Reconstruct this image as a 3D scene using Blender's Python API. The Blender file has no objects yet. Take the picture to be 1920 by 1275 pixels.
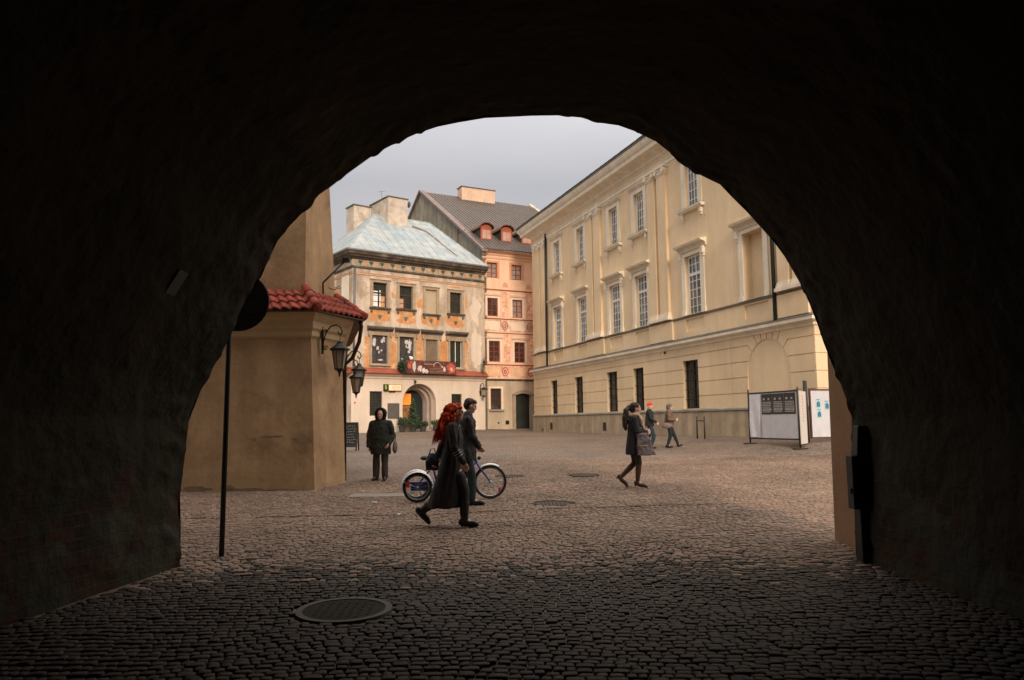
import bpy, bmesh, math, random
import numpy as np
from mathutils import Vector, Matrix, noise
from mathutils.bvhtree import BVHTree
R = math.radians
random.seed(7); rng = np.random.default_rng(7)
scene = bpy.context.scene
COL = scene.collection

# ------------------------------------------------------------------ camera
F_PX, PITCH, ROLL = 1440.0, math.atan((792-637.5)/1440.0), R(0.7)
cam_d = bpy.data.cameras.new('camera'); cam = bpy.data.objects.new('camera', cam_d); COL.objects.link(cam)
cam_d.sensor_width = 36; cam_d.lens = 36*F_PX/1920; cam_d.clip_end = 2000; cam_d.clip_start = .05
fw = Vector((0, math.cos(PITCH), math.sin(PITCH))); r0 = Vector((1, 0, 0)); u0 = r0.cross(fw)
rr = r0*math.cos(ROLL)-u0*math.sin(ROLL); uu = r0*math.sin(ROLL)+u0*math.cos(ROLL)
cam.matrix_world = Matrix(((rr.x, uu.x, -fw.x, 0), (rr.y, uu.y, -fw.y, 0), (rr.z, uu.z, -fw.z, 1.70), (0, 0, 0, 1)))
scene.camera = cam

# ------------------------------------------------------------------ sky and sun
SUN_DIR = Vector((0.22, -0.975, 0.0)).normalized()
SUN_EL = R(24)
world = bpy.data.worlds.new('World'); scene.world = world; world.use_nodes = True
nt = world.node_tree; nt.nodes.clear()
out = nt.nodes.new('ShaderNodeOutputWorld'); bg = nt.nodes.new('ShaderNodeBackground')
sky = nt.nodes.new('ShaderNodeTexSky'); sky.sky_type = 'NISHITA'; sky.sun_disc = False
sky.sun_elevation = SUN_EL; sky.sun_rotation = math.atan2(SUN_DIR.x, SUN_DIR.y)
sky.dust_density = 3.0
tc = nt.nodes.new('ShaderNodeTexCoord'); mp = nt.nodes.new('ShaderNodeMapping'); mp.inputs['Scale'].default_value = (1.2, 1.2, 3.5)
ns = nt.nodes.new('ShaderNodeTexNoise'); ns.inputs['Scale'].default_value = 1.6; ns.inputs['Detail'].default_value = 5
cr = nt.nodes.new('ShaderNodeValToRGB')
cr.color_ramp.elements[0].position = .34; cr.color_ramp.elements[0].color = (4.95, 5.0, 5.3, 1)
cr.color_ramp.elements[1].position = .68; cr.color_ramp.elements[1].color = (6.0, 5.65, 5.6, 1)
mx = nt.nodes.new('ShaderNodeMix'); mx.data_type = 'RGBA'; mx.inputs['Factor'].default_value = .88
nt.links.new(tc.outputs['Generated'], mp.inputs['Vector']); nt.links.new(mp.outputs['Vector'], ns.inputs['Vector'])
nt.links.new(ns.outputs['Fac'], cr.inputs['Fac'])
nt.links.new(sky.outputs['Color'], mx.inputs['A']); nt.links.new(cr.outputs['Color'], mx.inputs['B'])
# overcast sky; extra brightness added overhead and from the right to light the square
sx = nt.nodes.new('ShaderNodeSeparateXYZ'); nt.links.new(tc.outputs['Generated'], sx.inputs['Vector'])
cl = nt.nodes.new('ShaderNodeMath'); cl.operation = 'MAXIMUM'; cl.inputs[1].default_value = .30; nt.links.new(sx.outputs['Z'], cl.inputs[0])
wmf = nt.nodes.new('ShaderNodeMapRange'); wmf.inputs['From Min'].default_value = .3; wmf.inputs['From Max'].default_value = .6; wmf.inputs['To Max'].default_value = .6; nt.links.new(sx.outputs['Z'], wmf.inputs['Value'])
ma = nt.nodes.new('ShaderNodeMath'); ma.operation = 'MULTIPLY_ADD'; ma.inputs[1].default_value = 4.0; ma.inputs[2].default_value = .80-4.0*.30; nt.links.new(cl.outputs[0], ma.inputs[0])
ex = nt.nodes.new('ShaderNodeMath'); ex.operation = 'MULTIPLY_ADD'; nt.links.new(sx.outputs['X'], ex.inputs[0]); nt.links.new(wmf.outputs['Result'], ex.inputs[1]); ex.inputs[2].default_value = 1.0
fx = nt.nodes.new('ShaderNodeMath'); fx.operation = 'MULTIPLY'; nt.links.new(ma.outputs[0], fx.inputs[0]); nt.links.new(ex.outputs[0], fx.inputs[1])
vm = nt.nodes.new('ShaderNodeVectorMath'); vm.operation = 'SCALE'; wm = nt.nodes.new('ShaderNodeMapRange'); wm.inputs['From Min'].default_value = .3; wm.inputs['From Max'].default_value = .8; nt.links.new(sx.outputs['Z'], wm.inputs['Value'])
wc_ = nt.nodes.new('ShaderNodeMix'); wc_.data_type = 'RGBA'; wc_.inputs['B'].default_value = (5.9, 5.3, 4.75, 1)
nt.links.new(wm.outputs['Result'], wc_.inputs['Factor']); nt.links.new(mx.outputs['Result'], wc_.inputs['A']); nt.links.new(wc_.outputs['Result'], vm.inputs[0]); nt.links.new(fx.outputs[0], vm.inputs['Scale'])
nt.links.new(vm.outputs['Vector'], bg.inputs['Color']); bg.inputs['Strength'].default_value = .10
nt.links.new(bg.outputs['Background'], out.inputs['Surface'])
sun_d = bpy.data.lights.new('sun', 'SUN'); sun = bpy.data.objects.new('sun', sun_d); COL.objects.link(sun)
sun_d.energy = 1.9; sun_d.angle = R(12); sun_d.color = (1.0, .80, .60)
sv = Vector((SUN_DIR.x*math.cos(SUN_EL), SUN_DIR.y*math.cos(SUN_EL), math.sin(SUN_EL)))
sun.rotation_euler = sv.to_track_quat('Z', 'Y').to_euler(); sun.location = (20, -60, 60)
scene.view_settings.view_transform = 'Standard'; scene.view_settings.look = 'None'
scene.view_settings.gamma = 1; scene.view_settings.exposure = 0.38

# ------------------------------------------------------------------ materials
MATS = {}
def mat(name, col, var=.14, scale=1.5, rough=.85, bump=.0, bscale=30, col2=None, c2scale=2.0, c2pos=.6, c2soft=.06,
        metal=0, streak=0, emit=0, spec=.4, fine=.06, attr=None):
    if name in MATS: return MATS[name]
    m = bpy.data.materials.new(name); m.use_nodes = True; t = m.node_tree; N = t.nodes; L = t.links
    b = N['Principled BSDF']; b.inputs['Roughness'].default_value = rough; b.inputs['Metallic'].default_value = metal
    b.inputs['Specular IOR Level'].default_value = spec
    g = N.new('ShaderNodeNewGeometry')
    def nz(sc, det=5, st=None, ro=.6):
        n = N.new('ShaderNodeTexNoise'); n.inputs['Scale'].default_value = sc; n.inputs['Detail'].default_value = det
        n.inputs['Roughness'].default_value = ro
        if st:
            p = N.new('ShaderNodeMapping'); p.inputs['Scale'].default_value = st; L.new(g.outputs['Position'], p.inputs['Vector']); L.new(p.outputs['Vector'], n.inputs['Vector'])
        else: L.new(g.outputs['Position'], n.inputs['Vector'])
        return n.outputs['Fac']
    def ramp(src, p0, p1, c0=(0, 0, 0, 1), c1=(1, 1, 1, 1)):
        r = N.new('ShaderNodeValToRGB'); e = r.color_ramp.elements
        e[0].position = max(0, p0); e[1].position = min(1, p1); e[0].color = c0; e[1].color = c1; L.new(src, r.inputs['Fac']); return r.outputs['Color']
    def mix(a, b_, fac, mode='MIX'):
        x = N.new('ShaderNodeMix'); x.data_type = 'RGBA'; x.blend_type = mode
        for s, v in (('A', a), ('B', b_)):
            if isinstance(v, tuple): x.inputs[s].default_value = v
            else: L.new(v, x.inputs[s])
        if isinstance(fac, float): x.inputs['Factor'].default_value = fac
        else: L.new(fac, x.inputs['Factor'])
        return x.outputs['Result']
    c = (*col, 1)
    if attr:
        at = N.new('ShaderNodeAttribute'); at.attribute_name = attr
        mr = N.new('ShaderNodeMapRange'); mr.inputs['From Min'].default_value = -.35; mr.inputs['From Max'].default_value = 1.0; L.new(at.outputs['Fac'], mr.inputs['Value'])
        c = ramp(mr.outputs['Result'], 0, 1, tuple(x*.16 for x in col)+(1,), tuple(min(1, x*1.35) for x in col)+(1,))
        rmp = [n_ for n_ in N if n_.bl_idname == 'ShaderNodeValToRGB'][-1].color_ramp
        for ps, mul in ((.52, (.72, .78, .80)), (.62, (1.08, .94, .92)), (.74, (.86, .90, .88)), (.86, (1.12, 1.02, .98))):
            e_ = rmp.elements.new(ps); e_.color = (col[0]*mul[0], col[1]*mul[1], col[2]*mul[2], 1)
    if col2 is not None:
        c = mix(c, (*col2, 1), ramp(nz(c2scale, 8, ro=.65), c2pos-c2soft, c2pos+c2soft))
    if var:
        lo, hi = 1-var, 1+var
        c = mix(c, ramp(nz(scale), .3, .7, (lo, lo, lo, 1), (hi, hi, hi, 1)), 1.0, 'MULTIPLY')
    if fine:
        lo, hi = 1-fine, 1+fine
        c = mix(c, ramp(nz(bscale*1.3, 4), .3, .7, (lo, lo, lo, 1), (hi, hi, hi, 1)), 1.0, 'MULTIPLY')
    if streak:
        lo = 1-streak
        c = mix(c, ramp(nz(2.2, 5, (1, 1, .12)), .42, .62, (lo, lo*.98, lo*.95, 1), (1, 1, 1, 1)), 1.0, 'MULTIPLY')
    if isinstance(c, tuple): b.inputs['Base Color'].default_value = c
    else: L.new(c, b.inputs['Base Color'])
    if bump:
        bp = N.new('ShaderNodeBump'); bp.inputs['Strength'].default_value = min(1, bump); bp.inputs['Distance'].default_value = .02
        L.new(nz(bscale, 6), bp.inputs['Height']); L.new(bp.outputs['Normal'], b.inputs['Normal'])
    if emit:
        b.inputs['Emission Color'].default_value = (*col, 1); b.inputs['Emission Strength'].default_value = emit
    MATS[name] = m; return m

def glass_mat(name, col, rough=.12, curtain=None):
    if name in MATS: return MATS[name]
    m = mat(name, col, var=.35, scale=1.1, rough=rough, fine=0, spec=.8, col2=curtain, c2scale=.9, c2pos=.55)
    m.node_tree.nodes['Principled BSDF'].inputs['Coat Weight'].default_value = .3
    return m

# ------------------------------------------------------------------ object helpers
def tag(o, label=None, cat=None, group=None, kind=None):
    if label: o['label'] = label
    if cat: o['category'] = cat
    if group: o['group'] = group
    if kind: o['kind'] = kind
    return o
def empty(name, loc, label, cat, group=None, rz=0):
    o = bpy.data.objects.new(name, None); COL.objects.link(o); o.location = loc; o.rotation_euler = (0, 0, rz)
    o.empty_display_size = .2
    return tag(o, label, cat, group)
def root_off(parent):
    v = Vector((0, 0, 0)); p = parent
    while p: v += p.location; p = p.parent
    return v
class MB:
    """collects geometry for ONE mesh"""
    def __init__(s, F=None): s.v = []; s.f = []; s.mi = []; s.F = F; s.m = 0
    def P(s, p): return s.F(p) if s.F else tuple(p)
    def add(s, vs, fs):
        o = len(s.v); s.v += [s.P(p) for p in vs]; s.f += [tuple(i+o for i in f) for f in fs]; s.mi += [s.m]*len(fs); return s
    def box(s, a0, a1, b0, b1, c0, c1):
        return s.add([(a0, b0, c0), (a1, b0, c0), (a1, b1, c0), (a0, b1, c0), (a0, b0, c1), (a1, b0, c1), (a1, b1, c1), (a0, b1, c1)],
                     [(0, 3, 2, 1), (4, 5, 6, 7), (0, 1, 5, 4), (1, 2, 6, 5), (2, 3, 7, 6), (3, 0, 4, 7)])
    def poly(s, pts, d0, d1):   # polygon in (u,z), extruded along d
        n = len(pts); vs = [(p[0], d0, p[1]) for p in pts]+[(p[0], d1, p[1]) for p in pts]
        fs = [tuple(range(n)), tuple(range(2*n-1, n-1, -1))]+[(i, (i+1) % n+0, n+(i+1) % n, n+i) for i in range(n)]
        return s.add(vs, fs)
    def ext(s, prof, u0, u1, m0=0, m1=0):   # profile [(d,z)] extruded along u; m0/m1 mitre slopes at the ends
        n = len(prof); vs = [(u0-m0*p[0], p[0], p[1]) for p in prof]+[(u1+m1*p[0], p[0], p[1]) for p in prof]
        fs = [tuple(range(n)), tuple(range(2*n-1, n-1, -1))]+[(i, (i+1) % n, n+(i+1) % n, n+i) for i in range(n)]
        return s.add(vs, fs)
    def tube(s, pts, r, n=8, closed=False):
        pts = [Vector(p) for p in pts]; k = len(pts); rs = r if isinstance(r, (list, tuple)) else [r]*k
        rings = []; prev = None
        for i, p in enumerate(pts):
            a = pts[(i-1) % k] if (i or closed) else p; b = pts[(i+1) % k] if (i < k-1 or closed) else p
            t = (b-a); t = t.normalized() if t.length > 1e-9 else Vector((0, 0, 1))
            if prev is None:
                x = t.orthogonal().normalized()
            else:
                x = prev-t*prev.dot(t); x = x.normalized() if x.length > 1e-6 else t.orthogonal().normalized()
            prev = x; y = t.cross(x)
            rings.append([p+(x*math.cos(2*math.pi*j/n)+y*math.sin(2*math.pi*j/n))*rs[i] for j in range(n)])
        vs = [q for rg in rings for q in rg]; fs = []
        for i in range(k if closed else k-1):
            for j in range(n):
                a = i*n+j; b = i*n+(j+1) % n; i2 = (i+1) % k
                fs.append((a, b, i2*n+(j+1) % n, i2*n+j))
        if not closed: fs += [tuple(range(n-1, -1, -1)), tuple(range((k-1)*n, k*n))]
        return s.add(vs, fs)
    def rings(s, rg, n=24, cap=True, wob=0, seed=0):   # rg: (cx,cy,cz,rx,ry)
        vs = []
        for (cx, cy, cz, rx, ry) in rg:
            for j in range(n):
                a = 2*math.pi*j/n; w = 1+wob*math.sin(5*a+seed)*.6+wob*math.sin(9*a+seed*2)*.4
                vs.append((cx+rx*w*math.cos(a), cy+ry*w*math.sin(a), cz))
        fs = [(i*n+j, i*n+(j+1) % n, (i+1)*n+(j+1) % n, (i+1)*n+j) for i in range(len(rg)-1) for j in range(n)]
        if cap: fs += [tuple(range(n-1, -1, -1)), tuple(range((len(rg)-1)*n, len(rg)*n))]
        return s.add(vs, fs)
    def ell(s, c, r, n=12, m=8, rot=None):
        vs = [(0, 0, r[2])]; 
        for i in range(1, m):
            th = math.pi*i/m
            for j in range(n):
                a = 2*math.pi*j/n; vs.append((r[0]*math.sin(th)*math.cos(a), r[1]*math.sin(th)*math.sin(a), r[2]*math.cos(th)))
        vs.append((0, 0, -r[2])); k = len(vs)-1
        if rot: vs = [tuple(rot @ Vector(v)) for v in vs]
        vs = [(v[0]+c[0], v[1]+c[1], v[2]+c[2]) for v in vs]
        fs = [(0, 1+j, 1+(j+1) % n) for j in range(n)]
        for i in range(m-2):
            for j in range(n): fs.append((1+i*n+j, 1+(i+1)*n+j, 1+(i+1)*n+(j+1) % n, 1+i*n+(j+1) % n))
        fs += [(k, 1+(m-2)*n+(j+1) % n, 1+(m-2)*n+j) for j in range(n)]
        return s.add(vs, fs)
    def build(s, name, mats, parent=None, smooth=False, world=True, bevel=0):
        me = bpy.data.meshes.new(name)
        off = root_off(parent) if (parent and world) else Vector((0, 0, 0))
        me.from_pydata([(v[0]-off.x, v[1]-off.y, v[2]-off.z) for v in s.v], [], s.f)
        if not isinstance(mats, (list, tuple)): mats = [mats]
        for m in mats: me.materials.append(m)
        if len(mats) > 1: me.polygons.foreach_set('material_index', s.mi)
        bm = bmesh.new(); bm.from_mesh(me); bmesh.ops.recalc_face_normals(bm, faces=bm.faces); bm.to_mesh(me); bm.free()
        if smooth: me.polygons.foreach_set('use_smooth', [True]*len(me.polygons))
        o = bpy.data.objects.new(name, me); COL.objects.link(o)
        if parent: o.parent = parent
        if bevel:
            b = o.modifiers.new('bevel', 'BEVEL'); b.width = bevel; b.segments = 2; b.limit_method = 'ANGLE'
        return o
def frame(P0, e, n):   # facade frame: (u along wall, d outward, z up)
    return lambda p: (P0[0]+e[0]*p[0]+n[0]*p[1], P0[1]+e[1]*p[0]+n[1]*p[1], p[2])
def relief(F, us, zs, fn):
    """stepped facade front; fn(u,z) gives outward depth, None = hole"""
    mb = MB(F); D = [[fn((us[i]+us[i+1])/2, (zs[j]+zs[j+1])/2) for j in range(len(zs)-1)] for i in range(len(us)-1)]
    for i in range(len(us)-1):
        for j in range(len(zs)-1):
            d = D[i][j]
            if d is None: continue
            u0, u1, z0, z1 = us[i], us[i+1], zs[j], zs[j+1]
            mb.add([(u0, d, z0), (u1, d, z0), (u1, d, z1), (u0, d, z1)], [(0, 1, 2, 3)])
            if i+1 < len(us)-1 and D[i+1][j] is not None and abs(D[i+1][j]-d) > 1e-6:
                e = D[i+1][j]; mb.add([(u1, d, z0), (u1, e, z0), (u1, e, z1), (u1, d, z1)], [(0, 1, 2, 3)])
            if j+1 < len(zs)-1 and D[i][j+1] is not None and abs(D[i][j+1]-d) > 1e-6:
                e = D[i][j+1]; mb.add([(u0, d, z1), (u1, d, z1), (u1, e, z1), (u0, e, z1)], [(0, 1, 2, 3)])
    return mb
def brk(*lists):
    s = sorted(set(round(x, 4) for l in lists for x in l)); return s
def window(F, parent, u0, u1, z0, z1, d, cols, rows, fm, gm, bar=.035, fr=.06, transom=None, name='window', mid=None, grille=None, thick=.05):
    mb = MB(F)
    mb.box(u0, u0+fr, d, d+thick, z0, z1).box(u1-fr, u1, d, d+thick, z0, z1)
    mb.box(u0+fr, u1-fr, d, d+thick, z0, z0+fr).box(u0+fr, u1-fr, d, d+thick, z1-fr, z1)
    for k in range(1, cols):
        u = u0+(u1-u0)*k/cols; w = bar*(1.7 if (mid and k == cols/2) else 1); mb.box(u-w/2, u+w/2, d+.004, d+thick-.006, z0+fr, z1-fr)
    for k in range(1, rows):
        z = z0+(z1-z0)*k/rows; mb.box(u0+fr, u1-fr, d+.007, d+thick-.012, z-bar/2, z+bar/2)
    if transom:
        mb.box(u0+fr, u1-fr, d+.002, d+thick+.012, transom-.045, transom+.045)
    o = mb.build(name, fm, parent)
    g = MB(F).box(u0+fr*.5, u1-fr*.5, d-.012, d+.012, z0+fr*.5, z1-fr*.5).build('pane', gm, o)
    if grille:
        gb = MB(F)
        k = max(3, int((u1-u0)/.13))
        for i in range(1, k): u = u0+(u1-u0)*i/k; gb.box(u-.009, u+.009, grille, grille+.018, z0, z1)
        for i in range(1, 5): z = z0+(z1-z0)*i/5; gb.box(u0, u1, grille+.02, grille+.034, z-.012, z+.012)
        gb.build('grille', M_IRON, o)
    return o

def G(x, y):   # ground height
    px, py = x-1.56, y-56.0; u = px*.321-py*.947; w = -.947*px-.321*py
    uc = min(max(u, 0), 29.6); t = max(0., 1-math.hypot(u-uc, max(w, 0))/5.5); t = t*t*(3-2*t)
    return .0225*max(y, -20)*(1-t)+1.0*t

# palette
M_IRON = mat('black_iron', (.02, .02, .018), var=.3, rough=.5, metal=.3, fine=0)
M_PAL = mat('yellow_plaster', (.76, .60, .395), var=.10, scale=.5, bump=.12, bscale=14, streak=.05, fine=.04)
M_PALT = mat('cream_trim', (.82, .745, .61), var=.09, scale=1.2, bump=.1, bscale=20, streak=.10, fine=.04)
M_PLINTH = mat('plinth_sandstone', (.43, .345, .24), var=.18, scale=1.6, bump=.5, bscale=18, col2=(.33, .23, .14), c2scale=.9, c2pos=.66, streak=.22)
M_LEAD = mat('lead_flashing', (.10, .10, .085), var=.3, rough=.55, bump=.2)
M_WHITE = mat('white_window_paint', (.86, .85, .82), var=.06, rough=.5, fine=0)
M_GLP = glass_mat('palace_glass', (.055, .075, .085), .09, curtain=(.22, .24, .24))
M_GLD = glass_mat('dark_glass', (.022, .026, .022), .16)
M_DARKW = mat('dark_green_window_paint', (.035, .042, .03), var=.2, rough=.5, fine=0)
M_ROOFD = mat('dark_roof_tiles', (.06, .05, .045), var=.3, scale=6, rough=.9, bump=.6, bscale=12)
M_STONE = mat('grey_stone', (.30, .27, .22), var=.2, bump=.4, bscale=25)

# ================================================================== GROUND
gx = np.concatenate([np.arange(-400, -40, 30), np.arange(-40, 40.1, .8), np.arange(60, 401, 30)])
gy = np.concatenate([np.arange(-60, -10, 10), np.arange(-10, 24, .8), [24.0], np.arange(24.4, 75, .8), np.arange(90, 900, 40)])
mb = MB()
idx = {}
for j, y in enumerate(gy):
    for i, x in enumerate(gx):
        yy = min(y, 62); z = G(float(x), float(yy)) if y > -9 else G(float(x), -9)
        drop = .020 if (-9 < y < 24.2 and abs(x) < 39) else 0
        mb.v.append((float(x), float(y), z-drop))
nx = len(gx)
mb.f = [(j*nx+i, j*nx+i+1, (j+1)*nx+i+1, (j+1)*nx+i) for j in range(len(gy)-1) for i in range(nx-1)]; mb.mi = [0]*len(mb.f)
def far_cobble_mat():
    m = bpy.data.materials.new('far_cobbles'); m.use_nodes = True; t = m.node_tree; N = t.nodes; L = t.links; b = N['Principled BSDF']
    g = N.new('ShaderNodeNewGeometry'); mp = N.new('ShaderNodeMapping'); mp.inputs['Scale'].default_value = (8.5, 8.5, 0)
    nz = N.new('ShaderNodeTexNoise'); nz.inputs['Scale'].default_value = 1.4
    vo = N.new('ShaderNodeTexVoronoi'); vo.feature = 'DISTANCE_TO_EDGE'; vo.inputs['Scale'].default_value = 1.0; vo.inputs['Randomness'].default_value = .55
    vc = N.new('ShaderNodeTexVoronoi'); vc.inputs['Scale'].default_value = 1.0; vc.inputs['Randomness'].default_value = .55
    L.new(g.outputs['Position'], mp.inputs['Vector']); L.new(mp.outputs['Vector'], vo.inputs['Vector']); L.new(mp.outputs['Vector'], vc.inputs['Vector'])
    n2 = N.new('ShaderNodeTexNoise'); n2.inputs['Scale'].default_value = .35; n2.inputs['Detail'].default_value = 6; L.new(g.outputs['Position'], n2.inputs['Vector'])
    r1 = N.new('ShaderNodeValToRGB'); r1.color_ramp.elements[0].color = (.045, .038, .03, 1); r1.color_ramp.elements[1].color = (.235, .178, .135, 1)
    r1.color_ramp.elements[0].position = .0; r1.color_ramp.elements[1].position = .13; L.new(vo.outputs['Distance'], r1.inputs['Fac'])
    r2 = N.new('ShaderNodeValToRGB'); r2.color_ramp.elements[0].color = (.62, .60, .58, 1); r2.color_ramp.elements[1].color = (1.15, 1.1, 1.1, 1)
    L.new(vc.outputs['Color'], r2.inputs['Fac'])
    r3 = N.new('ShaderNodeValToRGB'); r3.color_ramp.elements[0].color = (.72, .72, .72, 1); r3.color_ramp.elements[1].color = (1.1, 1.08, 1.05, 1)
    r3.color_ramp.elements[0].position = .35; r3.color_ramp.elements[1].position = .65; L.new(n2.outputs['Fac'], r3.inputs['Fac'])
    a = N.new('ShaderNodeMix'); a.data_type = 'RGBA'; a.blend_type = 'MULTIPLY'; a.inputs['Factor'].default_value = 1
    c = N.new('ShaderNodeMix'); c.data_type = 'RGBA'; c.blend_type = 'MULTIPLY'; c.inputs['Factor'].default_value = 1
    L.new(r1.outputs['Color'], a.inputs['A']); L.new(r2.outputs['Color'], a.inputs['B']); L.new(a.outputs['Result'], c.inputs['A']); L.new(r3.outputs['Color'], c.inputs['B'])
    L.new(c.outputs['Result'], b.inputs['Base Color']); b.inputs['Roughness'].default_value = .75
    bp = N.new('ShaderNodeBump'); bp.inputs['Distance'].default_value = .03; bp.inputs['Strength'].default_value = .8
    L.new(r1.outputs['Color'], bp.inputs['Height']); L.new(bp.outputs['Normal'], b.inputs['Normal'])
    return m
tag(mb.build('ground', far_cobble_mat(), smooth=True), kind='structure')

# near cobbles: real stones
MANH = [(-1.44, 6.67, .40), (.67, 13.46, .36), (1.69, 18.67, .36), (-.1, 18.63, .36)]
SLAB = (-2.61, 15.06, .55, .38)
CRK = [(-9, 12.0), (-5.15, 12.19), (-1.46, 12.29), (.4, 12.74), (5.41, 13.29), (12, 13.9)]
def crk(x):
    for (a, b), (c, d) in zip(CRK, CRK[1:]):
        if a <= x <= c: return b+(d-b)*(x-a)/(c-a)
    return -99
def cobbles():
    V = []; Fq = []; At = []; base = 0
    w0 = .094
    rows = np.arange(1.6, 24.1, .084)
    for k, b in enumerate(rows):
        half = .74*b+1.3
        if b < 8.3: half = min(half, 4.6)
        x = -half+rng.uniform(0, .1)
        while x < half:
            w = w0*rng.uniform(.66, 1.45); cx = x+w/2; x += w
            yy = b+.16*math.sin(cx*.8+b*.35)+.10*math.sin(cx*1.9-b*.8+1)+.05*noise.noise((cx*1.5, b*1.5, 0))
            if b < 8.3 and (cx < -3.62-.05*(8.6-b)*3.7 or cx > 3.75+.03*(8.6-b)*3.7): continue
            if yy > 15.9 and cx < -4.1+(yy-16.2)*.27: continue
            if any(((cx-m[0])**2+(yy-m[1])**2) < (m[2]+.03)**2 for m in MANH): continue
            if abs(cx-SLAB[0]) < SLAB[2]+.04 and abs(yy-SLAB[1]) < SLAB[3]+.03: continue
            dip = -.03 if abs(yy-crk(cx)) < .045 else 0
            z = G(cx, yy)+dip+rng.normal(0, .0032)+.02*noise.noise((cx*.5, yy*.5, 3.3))
            hw, hh = w/2-.0034, .0386+rng.uniform(-.004, .0025); tx, ty = rng.normal(0, .025), rng.normal(0, .025)
            ang = rng.normal(0, .05)+.16*.8*math.cos(cx*.8+b*.35); ca, sa = math.cos(ang), math.sin(ang)
            pts = [(-1, -.72), (-.72, -1), (.72, -1), (1, -.72), (1, .72), (.72, 1), (-.72, 1), (-1, .72)]
            vv = []
            for s_, dz in ((.80, .001), (1.0, -.004), (1.02, -.03)):
                for (p, q) in pts:
                    jx = p*hw*s_*(1+rng.uniform(-.09, .03)); jy = q*hh*s_*(1+rng.uniform(-.09, .03))
                    vv.append((cx+jx*ca-jy*sa, yy+jx*sa+jy*ca, z+dz+jx*tx+jy*ty))
            V += vv
            Fq.append(tuple(range(base, base+8)))
            for r_ in (0, 8):
                for j in range(8): Fq.append((base+r_+j, base+r_+8+j, base+r_+8+(j+1) % 8, base+r_+(j+1) % 8))
            a = rng.uniform(.3, 1) if yy > 8.3+.5*noise.noise((cx*.9, 2, 2))+rng.normal(0, .45) else rng.uniform(-.35, -.12); At += [a]*24; base += 24  # passage setts: a darker paving band, its colour deepened to imitate shade
    me = bpy.data.meshes.new('cobblestone_pavement')
    nl = sum(len(f) for f in Fq)
    me.vertices.add(len(V)); me.vertices.foreach_set('co', np.array(V, dtype=np.float32).ravel())
    me.loops.add(nl); me.loops.foreach_set('vertex_index', np.fromiter((i for f in Fq for i in f), dtype=np.int32, count=nl))
    me.polygons.add(len(Fq)); ls = np.cumsum([0]+[len(f) for f in Fq[:-1]]).astype(np.int32)
    me.polygons.foreach_set('loop_start', ls)
    me.update(calc_edges=True); me.validate()
    me.polygons.foreach_set('use_smooth', np.ones(len(me.polygons), dtype=bool))
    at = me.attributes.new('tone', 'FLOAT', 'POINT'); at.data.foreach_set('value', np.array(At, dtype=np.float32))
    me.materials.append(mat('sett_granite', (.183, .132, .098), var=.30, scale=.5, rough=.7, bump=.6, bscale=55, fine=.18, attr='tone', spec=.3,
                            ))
    o = bpy.data.objects.new('cobblestone_pavement', me); COL.objects.link(o); tag(o, kind='structure')
cobbles()
M_CAST = mat('cast_iron', (.035, .031, .026), var=.3, rough=.9, spec=.15, bump=.5, bscale=60)
mlab = ['large round manhole cover in the dark foreground cobbles', 'round manhole cover in the cobbles right of the front bicycle wheel',
        'small round cover in the cobbles left of the walking woman with boots', 'small round cover half hidden behind the front bicycle wheel']
for (x, y, r), l in zip(MANH, mlab):
    z = G(x, y); t = empty('manhole_cover', (x, y, z), l, 'manhole cover', 'manhole covers in the square')
    ri = MB(); n = 48
    vs = []
    for rad, dz in ((r*.86, .0), (r*.86, .006), (r, .008), (r+.015, -.04)):
        vs += [(x+rad*math.cos(2*math.pi*j/n), y+rad*math.sin(2*math.pi*j/n), z+dz+.0225*rad*math.sin(2*math.pi*j/n)) for j in range(n)]
    ri.add(vs, [(k*n+j, k*n+(j+1) % n, (k+1)*n+(j+1) % n, (k+1)*n+j) for k in range(3) for j in range(n)])
    ri.build('rim', M_CAST if r < .38 else mat('worn_rim', (.07, .065, .055), rough=.7), t)
    li = MB(lambda p, x=x, y=y, z=z: (x+p[0], y+p[1], z+p[2]+.0225*p[1]))
    li.rings([(0, 0, -.03, r*.85, r*.85), (0, 0, 0, r*.85, r*.85)], 48)
    for a in range(-4, 5):
        for b in range(-4, 5):
            if math.hypot(a, b)*r*.18 < r*.72: li.box(a*r*.18-.014, a*r*.18+.014, b*r*.18-.014, b*r*.18+.014, .0005, .003)
    li.build('lid', M_CAST if r > .38 else mat('worn_cast_lid', (.075, .062, .05), rough=.85, spec=.2), t)
x, y, a, b = SLAB; z = G(x, y)
t = MB().box(x-a, x+a, y-b, y+b, z-.04, z+.006); t = t.build('access_slab', mat('pale_concrete_slab', (.19, .16, .13), var=.2, bump=.3), bevel=.008)
tag(t, 'pale rectangular concrete slab set in the cobbles left of the rear bicycle wheels', 'paving slab')

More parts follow.
